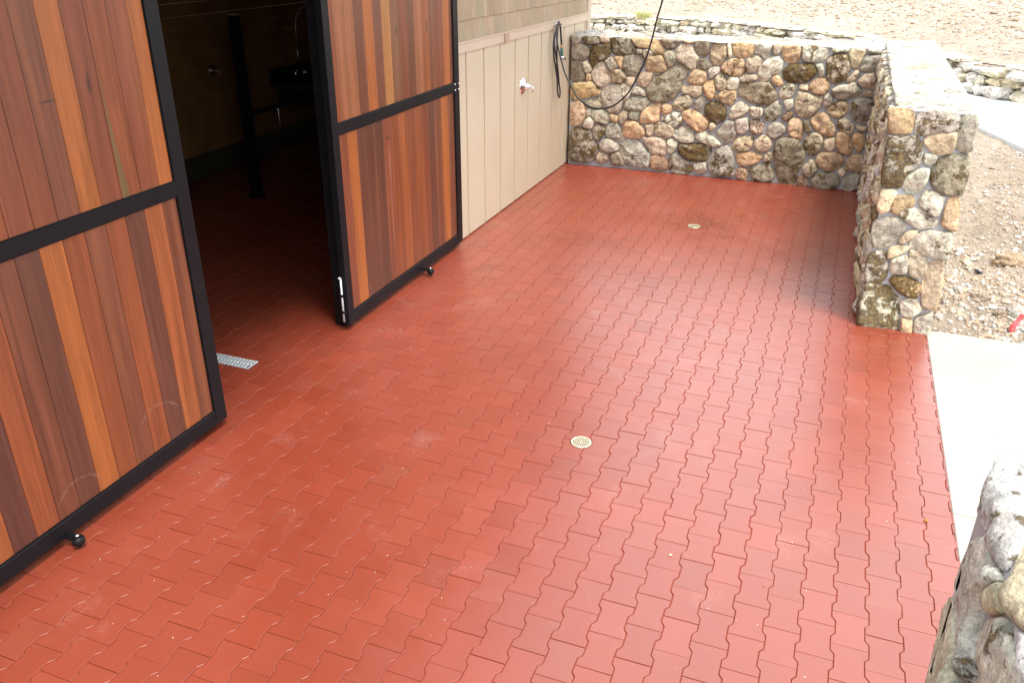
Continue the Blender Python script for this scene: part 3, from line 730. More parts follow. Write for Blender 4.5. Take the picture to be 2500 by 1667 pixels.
# near wall on the other side of the opening
nwl = empty('stone_wall', (.7, .6, 0), 'close cream and mossy fieldstone wall end rising at the bottom right corner', 'wall')
NEAR = """w 42 -88 1747 -61 1776 5 1816 20 1860 49 1870 91 1874 119 1866 75 1654 38 1581 9 1514 -31 1500 -69 1579 -70 1675
w 40 -333 1813 -315 1823 -192 1783 -117 1711 -79 1658 -72 1574 -42 1500 -49 1487 -129 1536 -172 1547 -218 1512 -266 1432 -307 1475 -339 1678 -344 1783
p 0 -715 1804 -608 1820 -499 1831 -448 1861 -361 1811 -357 1707 -319 1500 -331 1447 -600 1500
p 10 -131 1534 -33 1464 -36 1426 -60 1412 -131 1485
p 0 -49 1409 -23 1443 13 1511 39 1572 76 1595 33 1322 -2 1300
p 35 -259 1395 -196 1473 -146 1482 -63 1399 -53 1336 -32 1253 -51 1200 -250 1210
w 10 -33 1345 -1 1294 32 1314 52 1181 -20 1181 -36 1304"""
def wrap(u, v, h, R_=.055):                                          # u runs up the face (u<0), round the arris and over the top (u>0)
    if u < -R_: return (.43-h, v, 1.60+u)
    if u > R_: return (.43+u, v, 1.60+h)
    t = (u+R_)/(2*R_)*math.pi/2
    return (.43+R_-(R_+h)*math.cos(t), v, 1.60-R_+(R_+h)*math.sin(t))
core = MB(); hexa(core, [(.452, -3.0), (.93, -3.0), (.93, 1.83), (.452, 1.83)], -.05, 1.560)
us = [-1.6+.04*i for i in range(38)] + [-.08+.02*i for i in range(9)] + [.12, .2, .3, .4, .5]; vv = [-3+.1*i for i in range(49)]
core.add([wrap(u, v, -.004) for v in vv for u in us], [(j*len(us)+i, j*len(us)+i+1, (j+1)*len(us)+i+1, (j+1)*len(us)+i) for j in range(len(vv)-1) for i in range(len(us)-1)], (1, 1, 1, 0), True)
core.build('mortar_core', M_MORT, nwl)
sb = MB(); rn = random.Random(91)
for k, l in enumerate(NEAR.splitlines()):
    a = l.split(); v = [int(x)/1000 for x in a[2:]]; q = grow([(v[i], v[i+1]) for i in range(0, len(v), 2)], .004)
    t = tone_of(a[0], rn, int(a[1])/100); t = tuple(min(.78, c*1.30) for c in t[:3]) + (t[3],)  # own cream, plus a lift in colour against the face's shading
    add_stone(sb, q, wrap, t, .020, 700+k, .010, .62)
def fill(u0, u1, v0, v1, seed):
    face_random(sb, u1-u0, v1-v0, lambda u, v, h: wrap(u0+u, v0+v, h), seed, .09, .17, .02, .009, .4, 'wpwpw', .016, .7, 1., 1.08)
fill(-1.6, -.735, -3, 1.83, 51); fill(-.732, .145, -3, 1.165, 52); fill(.148, .5, -3, 1.83, 53); fill(.0, .146, 1.66, 1.66, 54) if 0 else None
face_random(sb, .49, 1.585, lambda u, z, h: (.435+u, 1.835+h, z+.004), 42, .09, .17, .025, .010, .3, 'wpwgo', .02, .8, 1., 1.2)
sb.build('fieldstone_facing', M_COPS, nwl)

# ================================================================== slab, path, ground
b = MB(); b.cbox(.8675, 7.0, -4, 4.047, -.09, .001, .004); b.cbox(.8675, 7.0, 4.053, 6.42, -.09, .001, .004); structure(b.build('concrete_slab', M_SLAB))
b = MB(); pathpoly = [(.9, 15.9), (1.81, 13.2), (2.2, 11.97), (4.98, 3.15), (9.5, 3.15), (12, 9), (8, 12.6), (6, 13.6), (4, 15.0), (2.75, 15.72), (2.0, 16.3), (1.45, 17.5), (.9, 18.7)]
n = len(pathpoly)
b.add([(x, y, .30) for x, y in pathpoly] + [(x, y, .17) for x, y in pathpoly], [tuple(range(n))[::-1] if area_c(pathpoly)[0] < 0 else tuple(range(n))] + [(i, (i+1) % n, n+(i+1) % n, n+i) for i in range(n)])
structure(b.build('concrete_path', M_PATH))
b = MB(); e = Vector((.3002, -.9539, 0)); w = Vector((-.9539, -.3002, 0)); p0 = Vector((1.2, 15.23, 0))
q = [p0 + w*.006, p0 + e*13 + w*.006, p0 + e*13 + w*.018, p0 + w*.018]
b.add([(v.x, v.y, .15) for v in q] + [(v.x, v.y, .292) for v in q], [(3,2,1,0), (4,5,6,7), (0,1,5,4), (1,2,6,5), (2,3,7,6), (3,0,4,7)])
structure(b.build('path_side_strip', M_GREY))  # dark grey strip along the path's vertical side

WL = [(-16, 22.0), (-6.4, 22.2), (-4.5, 22.6), (-3.0, 22.4), (-1.9, 21.4), (-1.0, 20.7), (0, 19.9), (.74, 18.95), (1.46, 17.5), (1.95, 16.35), (2.6, 15.7), (4, 15.0), (8, 12.6), (16, 8)]
def wl_dist(x, y):                                                  # signed distance to the dry wall line, + beyond it
    best = 1e9; sg = 1
    for i in range(len(WL)-1):
        ax, ay = WL[i]; bx, by = WL[i+1]; dx, dy = bx-ax, by-ay; t = max(0, min(1, ((x-ax)*dx+(y-ay)*dy)/(dx*dx+dy*dy)))
        d = math.hypot(x-ax-dx*t, y-ay-dy*t)
        if d < best: best = d; sg = 1 if (dx*(y-ay)-dy*(x-ax)) > 0 else -1
    return best*sg
def edge_side(x, y):                                                # + on the dirt side of the path edge
    return -((x-1.81)*(.9539) + (y-13.2)*(.3002))
def bank_h(x, y):
    t = max(0, min(1, (y-6.43)/4.5)); t2 = t*t*(3-2*t)
    d = edge_side(x, y)
    base = -.02 + .12*t2 + .14*max(0, min(1, 1-d/3.2))*t2
    nz = .030*noise.noise(Vector((x*1.6, y*1.6, 1))) + .022*noise.noise(Vector((x*4.5, y*4.5, 2))) + .012*noise.noise(Vector((x*12, y*12, 3))) + .006*abs(noise.noise(Vector((x*30, y*30, 4))))
    return base + (nz+.015)*min(1, .15+t*5)
def grid(name, xs, ys, hf, mat, keep=None):
    mb = MB(); nx = len(xs); vs = [(x, y, hf(x, y)) for y in ys for x in xs]; fs = []
    for j in range(len(ys)-1):
        for i in range(nx-1):
            if keep is None or keep(.5*(xs[i]+xs[i+1]), .5*(ys[j]+ys[j+1])): fs.append((j*nx+i, j*nx+i+1, (j+1)*nx+i+1, (j+1)*nx+i))
    mb.add(vs, fs, (1, 1, 1, 0), True); return structure(mb.build(name, mat))
fr = lambda a, b, s: [a + i*s for i in range(int((b-a)/s)+1)]
grid('dirt_bank', fr(.80, 5.2, .03), fr(6.425, 15.5, .03), bank_h, M_BANK, lambda x, y: edge_side(x, y) > -.12)
b = MB(); b.box(-90, 90, -60, 120, -.5, -.12); structure(b.build('ground', M_DIRT))
b = MB(); b.add([(-30, 10.8, .3), (.9, 10.8, .3), (.9, 30, .3), (-30, 30, .3)], [(0, 1, 2, 3)]); b.add([(.9, 15.0, .28), (30, -2, .28), (30, 30, .28), (.9, 30, .28)], [(0, 1, 2, 3)])
structure(b.build('ground_terrace', M_DIRT))
def hill_h(x, y):
    d = wl_dist(x, y)
    z = .76 + max(0, d-.25)*.14 + .0018*max(0, d-6)**2*0
    amp = min(1, max(0, d-.2)*1.2)
    return z + amp*(.10*noise.noise(Vector((x*.35, y*.35, 5))) + .055*noise.noise(Vector((x*1.4, y*1.4, 6))) + .04*noise.noise(Vector((x*4, y*4, 7))) + .03*abs(noise.noise(Vector((x*9, y*9, 8)))))
grid('hillside', fr(-12, 12, .11), fr(12, 34, .11), hill_h, M_DIRT, lambda x, y: wl_dist(x, y) > .16)
grid('hillside', fr(-80, 80, 2.), fr(34, 110, 2.), lambda x, y: hill_h(x, y)-.0, M_DIRT)
grid('hillside', fr(-80, -12, 2.), fr(24, 34, 2.), lambda x, y: hill_h(x, y)-.02, M_DIRT, lambda x, y: wl_dist(x, y) > 0)
grid('hillside', fr(12, 80, 2.), fr(6, 34, 2.), lambda x, y: hill_h(x, y)-.02, M_DIRT, lambda x, y: wl_dist(x, y) > 0)

# ------------------------------------------------------------------ loose stones
ICO = None
def ico(sub):
    t = (1+5**.5)/2
    v = [Vector(p).normalized() for p in [(-1,t,0),(1,t,0),(-1,-t,0),(1,-t,0),(0,-1,t),(0,1,t),(0,-1,-t),(0,1,-t),(t,0,-1),(t,0,1),(-t,0,-1),(-t,0,1)]]
    f = [(0,11,5),(0,5,1),(0,1,7),(0,7,10),(0,10,11),(1,5,9),(5,11,4),(11,10,2),(10,7,6),(7,1,8),(3,9,4),(3,4,2),(3,2,6),(3,6,8),(3,8,9),(4,9,5),(2,4,11),(6,2,10),(8,6,7),(9,8,1)]
    for _ in range(sub):
        mid = {}; nf = []
        def m(a, b):
            k = (min(a, b), max(a, b))
            if k not in mid: mid[k] = len(v); v.append(((v[a]+v[b])/2).normalized())
            return mid[k]
        for a, b, c in f:
            x, y, z = m(a, b), m(b, c), m(c, a); nf += [(a, x, z), (b, y, x), (c, z, y), (x, y, z)]
        f = nf
    return v, f
ICOS = [ico(0), ico(1), ico(2), ico(3)]
def rock(mb, c, s, rz, seed, tn, sub=1, box=.0, rough=.25, smooth=False):
    v, f = ICOS[sub]; ca, sa = math.cos(rz), math.sin(rz); vs = []
    for p in v:
        q = p.copy()
        if box:                                                     # push towards a rounded block
            k = max(abs(q.x), abs(q.y), abs(q.z)); q = q*(1-box) + q/k*box*.86
        k = 1 + rough*noise.noise(p*1.6 + Vector((seed*3.7, seed*1.3, 0))) + rough*.45*noise.noise(p*4.2 + Vector((0, seed*2.1, seed)))
        q = q*k; x, y, z = q.x*s[0], q.y*s[1], q.z*s[2]
        vs.append((c[0]+x*ca-y*sa, c[1]+x*sa+y*ca, c[2]+z))
    mb.add(vs, f, tn, smooth)
rg = random.Random(11); gv = MB()
GT = [(.40, .33, .26), (.48, .42, .35), (.34, .27, .21), (.42, .43, .40), (.55, .52, .47), (.44, .32, .22), (.30, .24, .19), (.40, .36, .33)]
cnt = 0
while cnt < 8500:
    x = rg.uniform(.88, 4.2); y = 6.45 + 7.5*rg.random()**1.6
    if edge_side(x, y) < .03: continue
    if noise.noise(Vector((x*.9, y*.9, 3.3))) < -.12 + .1*(y-7) and rg.random() < .82: continue
    if x < .92 and y < 10.8: continue
    s = .005 + .018*rg.random()**2.6 + (.026*rg.random() if rg.random() < .06 else 0)
    t = rg.choice(GT); l = rg.uniform(.8, 1.2)
    rock(gv, (x, y, bank_h(x, y)+s*.25), (s*rg.uniform(.9, 1.5), s*rg.uniform(.7, 1.1), s*rg.uniform(.5, .85)), rg.random()*6.28, rg.random()*50, (t[0]*l, t[1]*l, t[2]*l, 0), 0, 0, .3)
    cnt += 1
tag(gv.build('gravel', M_GRAV), 'loose gravel scattered over the dirt bank right of the wall end', 'gravel', kind='stuff')
gv = MB(); cnt = 0
while cnt < 13000:
    y = 14 + 15*rg.random(); x = rg.uniform(-7, 6.5)
    d = wl_dist(x, y)
    if d < .5 or d > 13 or (d < 1.6 and rg.random() < .7): continue
    s = .013 + .034*rg.random()**2.6 + (.05*rg.random() if rg.random() < .03 else 0)
    t = rg.choice([(.56, .47, .38), (.60, .52, .43), (.44, .35, .27), (.36, .28, .21)]); l = rg.uniform(.72, 1.05)
    rock(gv, (x, y, hill_h(x, y)+s*.2), (s*rg.uniform(.9, 1.6), s*rg.uniform(.7, 1.1), s*rg.uniform(.5, .8)), rg.random()*6.28, rg.random()*50, (t[0]*l, t[1]*l, t[2]*l, 0), 0, 0, .3)
    cnt += 1
tag(gv.build('gravel', M_GRAV), 'pale rubble and clods covering the slope behind the dry stone wall', 'gravel', kind='stuff')
def single_rock(x, y, s, rz, seed, t, label, sub=3, grp='rocks lying on the dirt bank'):
    mb = MB(); rock(mb, (x, y, bank_h(x, y)+s[2]*.35), s, rz, seed, (*t, .02), sub, .35, .34)
    tag(mb.build('rock', M_STONE), label, 'rock', grp)
single_rock(1.60, 8.05, (.12, .08, .07), .3, 4, (.50, .36, .24), 'large orange-tan rock at the right edge, highest of the bank rocks')
single_rock(1.30, 7.17, (.075, .05, .045), .2, 9, (.42, .34, .25), 'rounded tan rock lying below the small black scrap')
single_rock(1.53, 6.95, (.085, .055, .045), -.3, 14, (.56, .52, .46), 'flat whitish rock beside the red ribbon')
single_rock(1.42, 6.93, (.05, .035, .03), .5, 19, (.40, .30, .22), 'small brown rock left of the flat whitish one')
single_rock(.965, 7.02, (.06, .045, .05), .1, 24, (.25, .20, .15), 'dark brown rock tucked against the wall end')
single_rock(1.28, 7.93, (.05, .04, .035), .9, 29, (.55, .48, .38), 'small cream rock near the middle of the bank')
single_rock(.97, 6.72, (.035, .03, .028), .4, 34, (.60, .57, .52), 'small white angular rock near the foot of the wall end')
mb = MB(); mb.cbox(-.022, .022, -.030, .030, 0, .012, .002); o = mb.build('black_scrap', M_BLACK); o.location = (1.347, 7.80, bank_h(1.347, 7.8)+.012); o.rotation_euler = (.25, .15, .7)
tag(o, 'small black square scrap lying on the stony dirt', 'scrap')
mb = MB(); P = [(1.452, 6.60), (1.475, 6.66), (1.50, 6.74), (1.53, 6.82), (1.57, 6.90)]; W = [.016, .02, .015, .012, .02]; vs = []
for (x, y), w in zip(P, W):
    z = bank_h(x, y)+.035+.01*math.sin(x*90)
    vs += [(x-w, y, z+.006), (x+w, y-.004, z-.004), (x+w, y-.004, z-.006), (x-w, y, z+.004)]
fs = [(0, 1, 2, 3), (16, 19, 18, 17)]
for i in range(4):
    for k in range(4): fs.append((i*4+k, i*4+4+k, i*4+4+(k+1) % 4, i*4+(k+1) % 4))
mb.add(vs, fs, (1, 1, 1, 0), True); tag(mb.build('red_ribbon', M_RED), 'bright red plastic ribbon lying on gravel at the right edge', 'ribbon')

# ------------------------------------------------------------------ dry stone wall
dry = empty('dry_stone_wall', (-2, 19.5, .3), 'low dry stacked wall of pale mossy stones at the foot of the dirt slope', 'wall')
ds = MB(); rn = random.Random(77); seed = 0
seg = []
for i in range(len(WL)-1):
    a = Vector(WL[i]); c = Vector(WL[i+1]); L = (c-a).length; seg.append((a, c, L))
def wl_at(s):
    for a, c, L in seg:
        if s <= L: return a.lerp(c, s/L), math.atan2(c.y-a.y, c.x-a.x)
        s -= L
    return c, math.atan2(c.y-a.y, c.x-a.x)
total = sum(s[2] for s in seg)
for row, (z0, hh) in enumerate([(.30, .17), (.46, .16), (.61, .13), (.74, .075)]):
    s = 6.0 + rn.random()*.2
    while s < total-6:
        w = .14 + .5*rn.random()**1.4 if row < 3 else rn.uniform(.25, .75)
        if row == 3 and rn.random() < .22: s += w*rn.random(); continue
        if rn.random() < .2: w *= .5
        p, an = wl_at(s+w/2); nrm = Vector((math.sin(an), -math.cos(an)))
        h = hh*rn.uniform(.72, 1.22); off = rn.gauss(0, .04)
        c = (p.x + nrm.x*(.0+off), p.y + nrm.y*(.0+off), z0+hh/2+rn.gauss(0, .008))
        t = tone_of(rn.choice('wwpptgw'), rn, 0); t = (min(.72, t[0]*1.22), min(.68, t[1]*1.24), min(.62, t[2]*1.24), rn.choice([.06, .1, .2, .35, .55]) if row < 3 else .15)
        seed += 1
        rock(ds, c, (w*.56, .2*rn.uniform(.85, 1.15), h*.60), an+rn.gauss(0, .13), seed, t, 2, .45, .30)
        s += w*.98
ds.build('stacked_stones', M_STONE, dry)
b = MB()
for i in range(1, len(WL)-1):
    a = Vector(WL[i]); c = Vector(WL[i+1]); d = (c-a).normalized(); nn = Vector((-d.y, d.x))
    q = [a+nn*.02, c+nn*.02, c+nn*.3, a+nn*.3]
    b.add([(v.x, v.y, .25) for v in q] + [(v.x, v.y, .745) for v in q], [(3,2,1,0), (4,5,6,7), (0,1,5,4), (1,2,6,5), (2,3,7,6), (3,0,4,7)])
b.build('earth_backing', M_BANK, dry)
# a tuft of grass on the dry wall
tf = MB(); rn = random.Random(8); c0 = wl_at(9.5)[0]
TP = (-5.0, 22.5, .80)
for k in range(90):
    an = rn.random()*6.28; r = .03+.22*rn.random(); h = rn.uniform(.05, .15); x = TP[0]+rn.gauss(0, .11); y = TP[1]-.15+rn.gauss(0, .05); w = .006
    dx, dy = math.cos(an)*.07, math.sin(an)*.07
    tf.add([(x-w, y, TP[2]-.03), (x+w, y, TP[2]-.03), (x+dx+w*.6, y+dy, TP[2]+h*.7), (x+dx*1.8, y+dy*1.8, TP[2]+h)], [(0, 1, 2), (0, 2, 3)], (.38+.1*rn.random(), .42+.08*rn.random(), .18, 0))
tag(tf.build('grass_tuft', M_LEAF), 'small yellow-green tuft growing on top of the dry stone wall near the house corner', 'plant')

# ================================================================== barn
SX = -3.192                                                          # outer face of the siding
barn = empty('barn', (-5.2, 6, 0), 'beige board siding barn wall with tan shingles above, black framed doorway and dark interior', 'barn')
slope = lambda y: -.0098*(y-7.0)
# lower wall: wide boards with narrow recessed grooves
b = MB()
gr = [4.95, 5.52, 5.93, 6.345, 6.76, 7.172, 7.588, 8.003, 8.416, 8.818, 9.237, 9.657, 10.05, 10.464, 10.889]
for i in range(len(gr)-1):
    b.cbox(SX-.02, SX, gr[i]+.017, gr[i+1]-.014, .012, 1.73, .003)
b.cbox(SX-.02, SX, 10.90, 10.96, .012, 1.73, .003)
b.box(SX-.09, SX-.0175, 4.951, 11.05, .0, 1.729)
for y in (2.97, 2.55, 2.13, 1.71, 1.29, .87, .45): b.cbox(SX-.02, SX, y-.2, y+.2, .012, 1.73, .003)
b.box(SX-.09, SX-.0175, .2, 3.20, .0, 1.729)
b.build('board_siding', M_SIDING, barn)
b = MB()                                                             # upper wall body
b.box(SX-.09, SX-.012, 4.951, 11.05, 1.7295, 3.4); b.box(SX-.09, SX-.012, -4, 3.20, 1.7295, 3.4)
b.box(SX-.09, SX-.012, 3.2005, 4.9505, 2.75, 3.4); b.box(SX-.09, SX-.012, -4, .1995, 0, 1.729)
b.box(-7.2, SX-.0905, 10.98, 11.06, 0, 3.4); b.box(-7.2, SX-.0905, -4, -3.9, 0, 3.4)
b.build('wall_core', M_INW, barn)
# belt trim with a small drip cap, following the measured line
def strip(mb, y0, y1, x0, x1, za, zb):
    vs = []
    for y in (y0, y1):
        s = slope(y); vs += [(x0, y, za+s), (x1, y, za+s), (x1, y, zb+s), (x0, y, zb+s)]
    mb.add(vs, [(0,1,2,3), (7,6,5,4), (0,4,5,1), (1,5,6,2), (2,6,7,3), (3,7,4,0)])
b = MB(); strip(b, 4.952, 10.955, SX-.005, SX+.020, 1.715, 1.797); strip(b, 4.952, 10.955, SX-.005, SX+.032, 1.7972, 1.812)
b.build('belt_trim', M_TRIM, barn)
b = MB(); b.cbox(SX+.001, SX+.034, 8.057, 8.171, 1.700, 1.792, .003); b.build('trim_joint_cover', mat_plain('darker_trim', (.40, .27, .19), .5), barn)
b = MB(); b.cbox(SX-.02, SX+.024, 10.958, 11.095, .01, 3.40, .004); b.cbox(SX-.13, SX-.0205, 11.061, 11.095, .01, 3.40, .004); b.build('corner_board', M_TRIM, barn)
# cedar shingle courses
b = MB(); rn = random.Random(61)
z = 1.805; k = 0
while z < 3.38:
    y = 4.96 + rn.random()*-.1
    while y < 10.955:
        w = rn.uniform(.08, .22); y1 = min(y+w, 10.956)
        y0 = max(y, 4.952)
        if y1 - y0 > .02:
            t = rn.gauss(0, 1); c = (.36*(1+.05*t), .275*(1+.055*t), .185*(1+.07*t), 0)
            if rn.random() < .25: c = (c[0]*.90, c[1]*.95, c[2]*.98, 0)
            o = rn.uniform(0, .0015); s = slope((y0+y1)/2)*(1 if k < 3 else .5); dz = rn.gauss(0, .0012)
            x0 = SX-.011; g = .0012
            vs = [(x0, y0+g, z+s+dz), (SX+.014+o, y0+g, z+s+dz), (SX+.014+o, y1-g, z+s+dz), (x0, y1-g, z+s+dz), (x0, y0+g, z+s+.186), (SX+.0005+o*.3, y0+g, z+s+.186), (SX+.0005+o*.3, y1-g, z+s+.186), (x0, y1-g, z+s+.186)]
            b.add(vs, [(0,3,2,1), (4,5,6,7), (0,1,5,4), (1,2,6,5), (2,3,7,6), (3,0,4,7)], c)
        y = y1 if y1 > y else y+w
        if y1 >= 10.956: break
    z += .176; k += 1
b.build('shingle_siding', M_SHING, barn)
# roof with deep eave, its soffit and fascia, doorway casing and track
b = MB(); vs = [(-2.30, -4.3, 3.33), (-2.30, 11.55, 3.33), (-5.2, 11.55, 4.6), (-5.2, -4.3, 4.6), (-8.2, 11.55, 3.33), (-8.2, -4.3, 3.33)]
vs2 = [(x, y, z+.1) for x, y, z in vs]
b.add(vs+vs2, [(0,1,2,3)[::-1], (3,2,4,5)[::-1], (6,7,8,9), (9,8,10,11), (0,6,9,3), (3,9,11,5), (1,2,8,7), (2,4,10,8), (0,1,7,6), (5,11,10,4)])
b.build('roof', M_ROOF, barn)
b = MB(); b.cbox(-2.33, -2.297, -4.3, 11.55, 3.24, 3.325, .003); b.build('fascia', M_SOFFIT, barn)
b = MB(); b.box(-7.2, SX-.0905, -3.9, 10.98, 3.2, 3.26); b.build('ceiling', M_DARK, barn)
b = MB(); b.cbox(SX-.1, SX-.001, 3.201, 3.262, 0, 2.749, .003); b.cbox(SX-.1, SX-.001, 4.893, 4.950, 0, 2.749, .003); b.cbox(SX-.1, SX-.001, 3.263, 4.892, 2.69, 2.749, .003)
b.build('door_casing', M_BLACK, barn)
b = MB(); b.cbox(SX-.01, SX+.055, .3, 8.0, 2.70, 2.80, .004); b.build('door_track', M_BLACK, barn)
b = MB()                                                             # inner lining boards
zz = .275
rn = random.Random(4)
while zz < 3.19:
    b.cbox(-7.10, -7.055-rn.uniform(0, .003), -3.9, 10.97, zz+.002, min(3.199, zz+.138), .003); zz += .14
zz = .275
while zz < 3.19:
    b.cbox(-7.05, SX-.092, 10.915, 10.945, zz+.002, min(3.199, zz+.138), .003); zz += .14
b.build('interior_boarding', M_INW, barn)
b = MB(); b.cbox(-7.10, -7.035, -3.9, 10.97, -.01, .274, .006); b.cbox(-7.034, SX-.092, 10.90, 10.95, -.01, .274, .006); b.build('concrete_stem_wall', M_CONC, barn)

# ------------------------------------------------------------------ barn doors
DX = -3.130
BC = {'O': (.29, .086, .021), 'o': (.195, .051, .017), 'r': (.165, .044, .019), 'b': (.135, .042, .020), 'd': (.094, .032, .018), 'D': (.080, .026, .018), 'y': (.32, .135, .040), 'k': (.25, .088, .036), 'g': (.135, .055, .028), 'n': (.225, .063, .019)}
def boards(y0, y1, z0, z1, seam0, codes, seed):                      # codes listed from y1 downwards, seam0 = first seam below y1
    mb = MB(); rn = random.Random(seed); hi = y1; s = seam0; i = 0
    while hi > y0 + .002:
        lo = max(y0, s); cc = BC[codes[min(i, len(codes)-1)]] if i < len(codes) else BC[rn.choice('orbd')]
        l = rn.uniform(.94, 1.06); c = (cc[0]*l, cc[1]*l, cc[2]*l, rn.random())
        g = .0009
        mb.cbox(DX-.034, DX-.0145+rn.uniform(-.0006, .0006), lo+g, hi-g, z0, z1, .0022, c)
        hi = s; s -= .1255; i += 1
    return mb
def barn_door(y0, y1, sl, sr, lab, up, lo, su, slw, zr=(1.427, 1.503)):
    d = empty('barn_door', (DX-.03, (y0+y1)/2, .05), lab, 'barn door', 'sliding barn doors')
    f = MB(); x0, x1 = DX-.052, DX; zt = 2.66
    f.cbox(x0, x1, y0, y0+sl, .05, zt, .0025); f.cbox(x0, x1, y1-sr, y1, .05, zt, .0025)
    f.cbox(x0, x1-.0006, y0+sl+.0002, y1-sr-.0002, .05, .137, .0025); f.cbox(x0, x1-.0006, y0+sl+.0002, y1-sr-.0002, zt-.08, zt, .0025)
    f.cbox(x0, x1-.0006, y0+sl+.0002, y1-sr-.0002, zr[0], zr[1], .0025)
    f.build('door_frame', M_BLACK, d)
    ub = boards(y0+sl+.001, y1-sr-.001, zr[1]+.001, zt-.081, su, up, 5)
    if y0 < 2:                                                      # olive sapwood wedge in one board
        W = [(2.990, 1.506), (3.034, 1.506), (3.010, 1.80), (2.994, 2.05), (2.990, 2.22)]; xx = DX-.0132
        ub.add([(xx, y, z) for y, z in W] + [(xx-.004, y, z) for y, z in W], [(0, 1, 2, 3, 4), (0, 5, 6, 1), (1, 6, 7, 2), (2, 7, 8, 3), (3, 8, 9, 4), (4, 9, 5, 0)], (.135, .082, .030, .7))
    ub.build('wood_panel', M_BOARD, d)
    boards(y0+sl+.001, y1-sr-.001, .138, zr[0]-.001, slw, lo, 9).build('wood_panel', M_BOARD, d)
    t = MB(); e = .004                                              # thin bright glazing bead round the panels
    for za, zb in ((.1375, zr[0]-.0005), (zr[1]+.0005, zt-.0815)):
        t.box(DX-.0148, DX-.0070, y0+sl+.0004, y0+sl+e, za, zb); t.box(DX-.0148, DX-.0070, y1-sr-e, y1-sr-.0004, za, zb)
        t.box(DX-.0148, DX-.0070, y0+sl+e+.0001, y1-sr-e-.0001, za, za+e); t.box(DX-.0148, DX-.0070, y0+sl+e+.0001, y1-sr-e-.0001, zb-e, zb)
    t.build('panel_bead', M_BLACK, d)
    return d
d1 = barn_door(1.37, 3.423, .085, .090, 'nearest barn door at the left edge, vertical red-brown boards with one bright orange streaked board in a black frame', 'OrorObrroorbr', 'bndoboOdboDnd', 3.236, 3.232)
d2 = barn_door(4.828, 6.884, .078, .094, 'farther barn door beside the beige siding, orange and brown boards in a black frame with bolted middle rail', 'bOrbnkbrgybObkk', 'bboObdrodoordddOr'.replace('bboObdrodoordddOr', 'bObdrornordddOr'), 6.735, 6.66)
def roller(y, parent):
    b = MB(); b.cbox(DX+.001, DX+.045, y-.022, y+.022, .052, .060, .001)
    b.lathe([(0, 0), (.012, 0), (.012, .045), (0, .045)], (DX+.062, y, .012), (0, 0, 1), 12)
    w = MB(); w.lathe([(0, 0), (.026, 0), (.030, .003), (.030, .026), (.026, .030), (.014, .031), (.014, .036), (0, .036)], (DX+.062, y, .030), (0, 0, 1), 24)
    b.box(DX+.04, DX+.075, y-.012, y+.012, .066, .070)
    o = w.build('guide_roller', M_BLACK, parent); b.build('roller_bracket', M_BLACK, o)
    c = MB(); c.lathe([(0, 0), (.011, 0), (.011, .004), (.008, .008), (0, .010)], (DX+.062, y, .0705), (0, 0, 1), 6); c.build('bolt_head', M_CHROME, o)
roller(2.235, d1); roller(6.058, d2)
b = MB()
for y in (6.793, 6.865):
    for z in (1.441, 1.489): b.lathe([(0, 0), (.0075, 0), (.0075, .003), (.004, .006), (0, .007)], (DX+.0003, y, z), (1, 0, 0), 10)
b.build('rail_bolts', M_CHROME, d2)
b = MB(); b.tube([(DX-.030, 4.806, .085), (DX-.030, 4.806, .425)], .0075, 10); b.tube([(DX-.030, 4.806, .425), (DX-.030, 4.794, .432), (DX-.030, 4.782, .432)], .0070, 8)
o = b.build('cane_bolt', M_STEEL, d2)
b = MB()
for z in (.16, .29): b.cbox(DX-.044, DX-.016, 4.795, 4.8275, z-.010, z+.010, .002)
b.build('bolt_bracket', M_BLACK, o)

# ------------------------------------------------------------------ chrome valve on the siding
def valve(name, org, ax, lab, s=1.):
    v = empty(name, org, lab, 'valve')
    o = Vector(org); a = Vector(ax)
    b = MB(); b.lathe([(.086*s, 0), (.086*s, .004), (.080*s, .010*s), (.060*s, .022*s), (.048*s, .030*s), (.046*s, .034*s), (0, .034*s)], o, a, 40); b.build('escutcheon', M_CHROME, v)
    b = MB(); b.lathe([(.044*s, 0), (.046*s, .006), (.040*s, .020*s), (.024*s, .042*s), (.017*s, .056*s), (.015*s, .068*s), (0, .070*s)], o+a*.0345*s, a, 32); b.build('handle_cone', M_CHROME, v)
    side = Vector((0, 0, 1)).cross(a); p = o + a*.096*s
    pts = [p, p+a*.014*s-Vector((0, 0, .006*s)), p+a*.022*s-Vector((0, 0, .022*s)), p+a*.020*s-Vector((0, 0, .045*s)), p+a*.016*s-Vector((0, 0, .060*s))]
    b = MB(); b.tube(pts, [.011*s, .0105*s, .009*s, .008*s, .006*s], 10); b.build('lever', M_CHROME, v)
valve('shower_valve', (SX, 8.640, 1.205), (1, 0, 0), 'round chrome mixer valve with cone handle on the beige siding')
valve('shower_valve', (-7.054, 8.43, 1.19), (1, 0, 0), 'small gleaming chrome valve on the dark inner barn wall left of the post', .8)

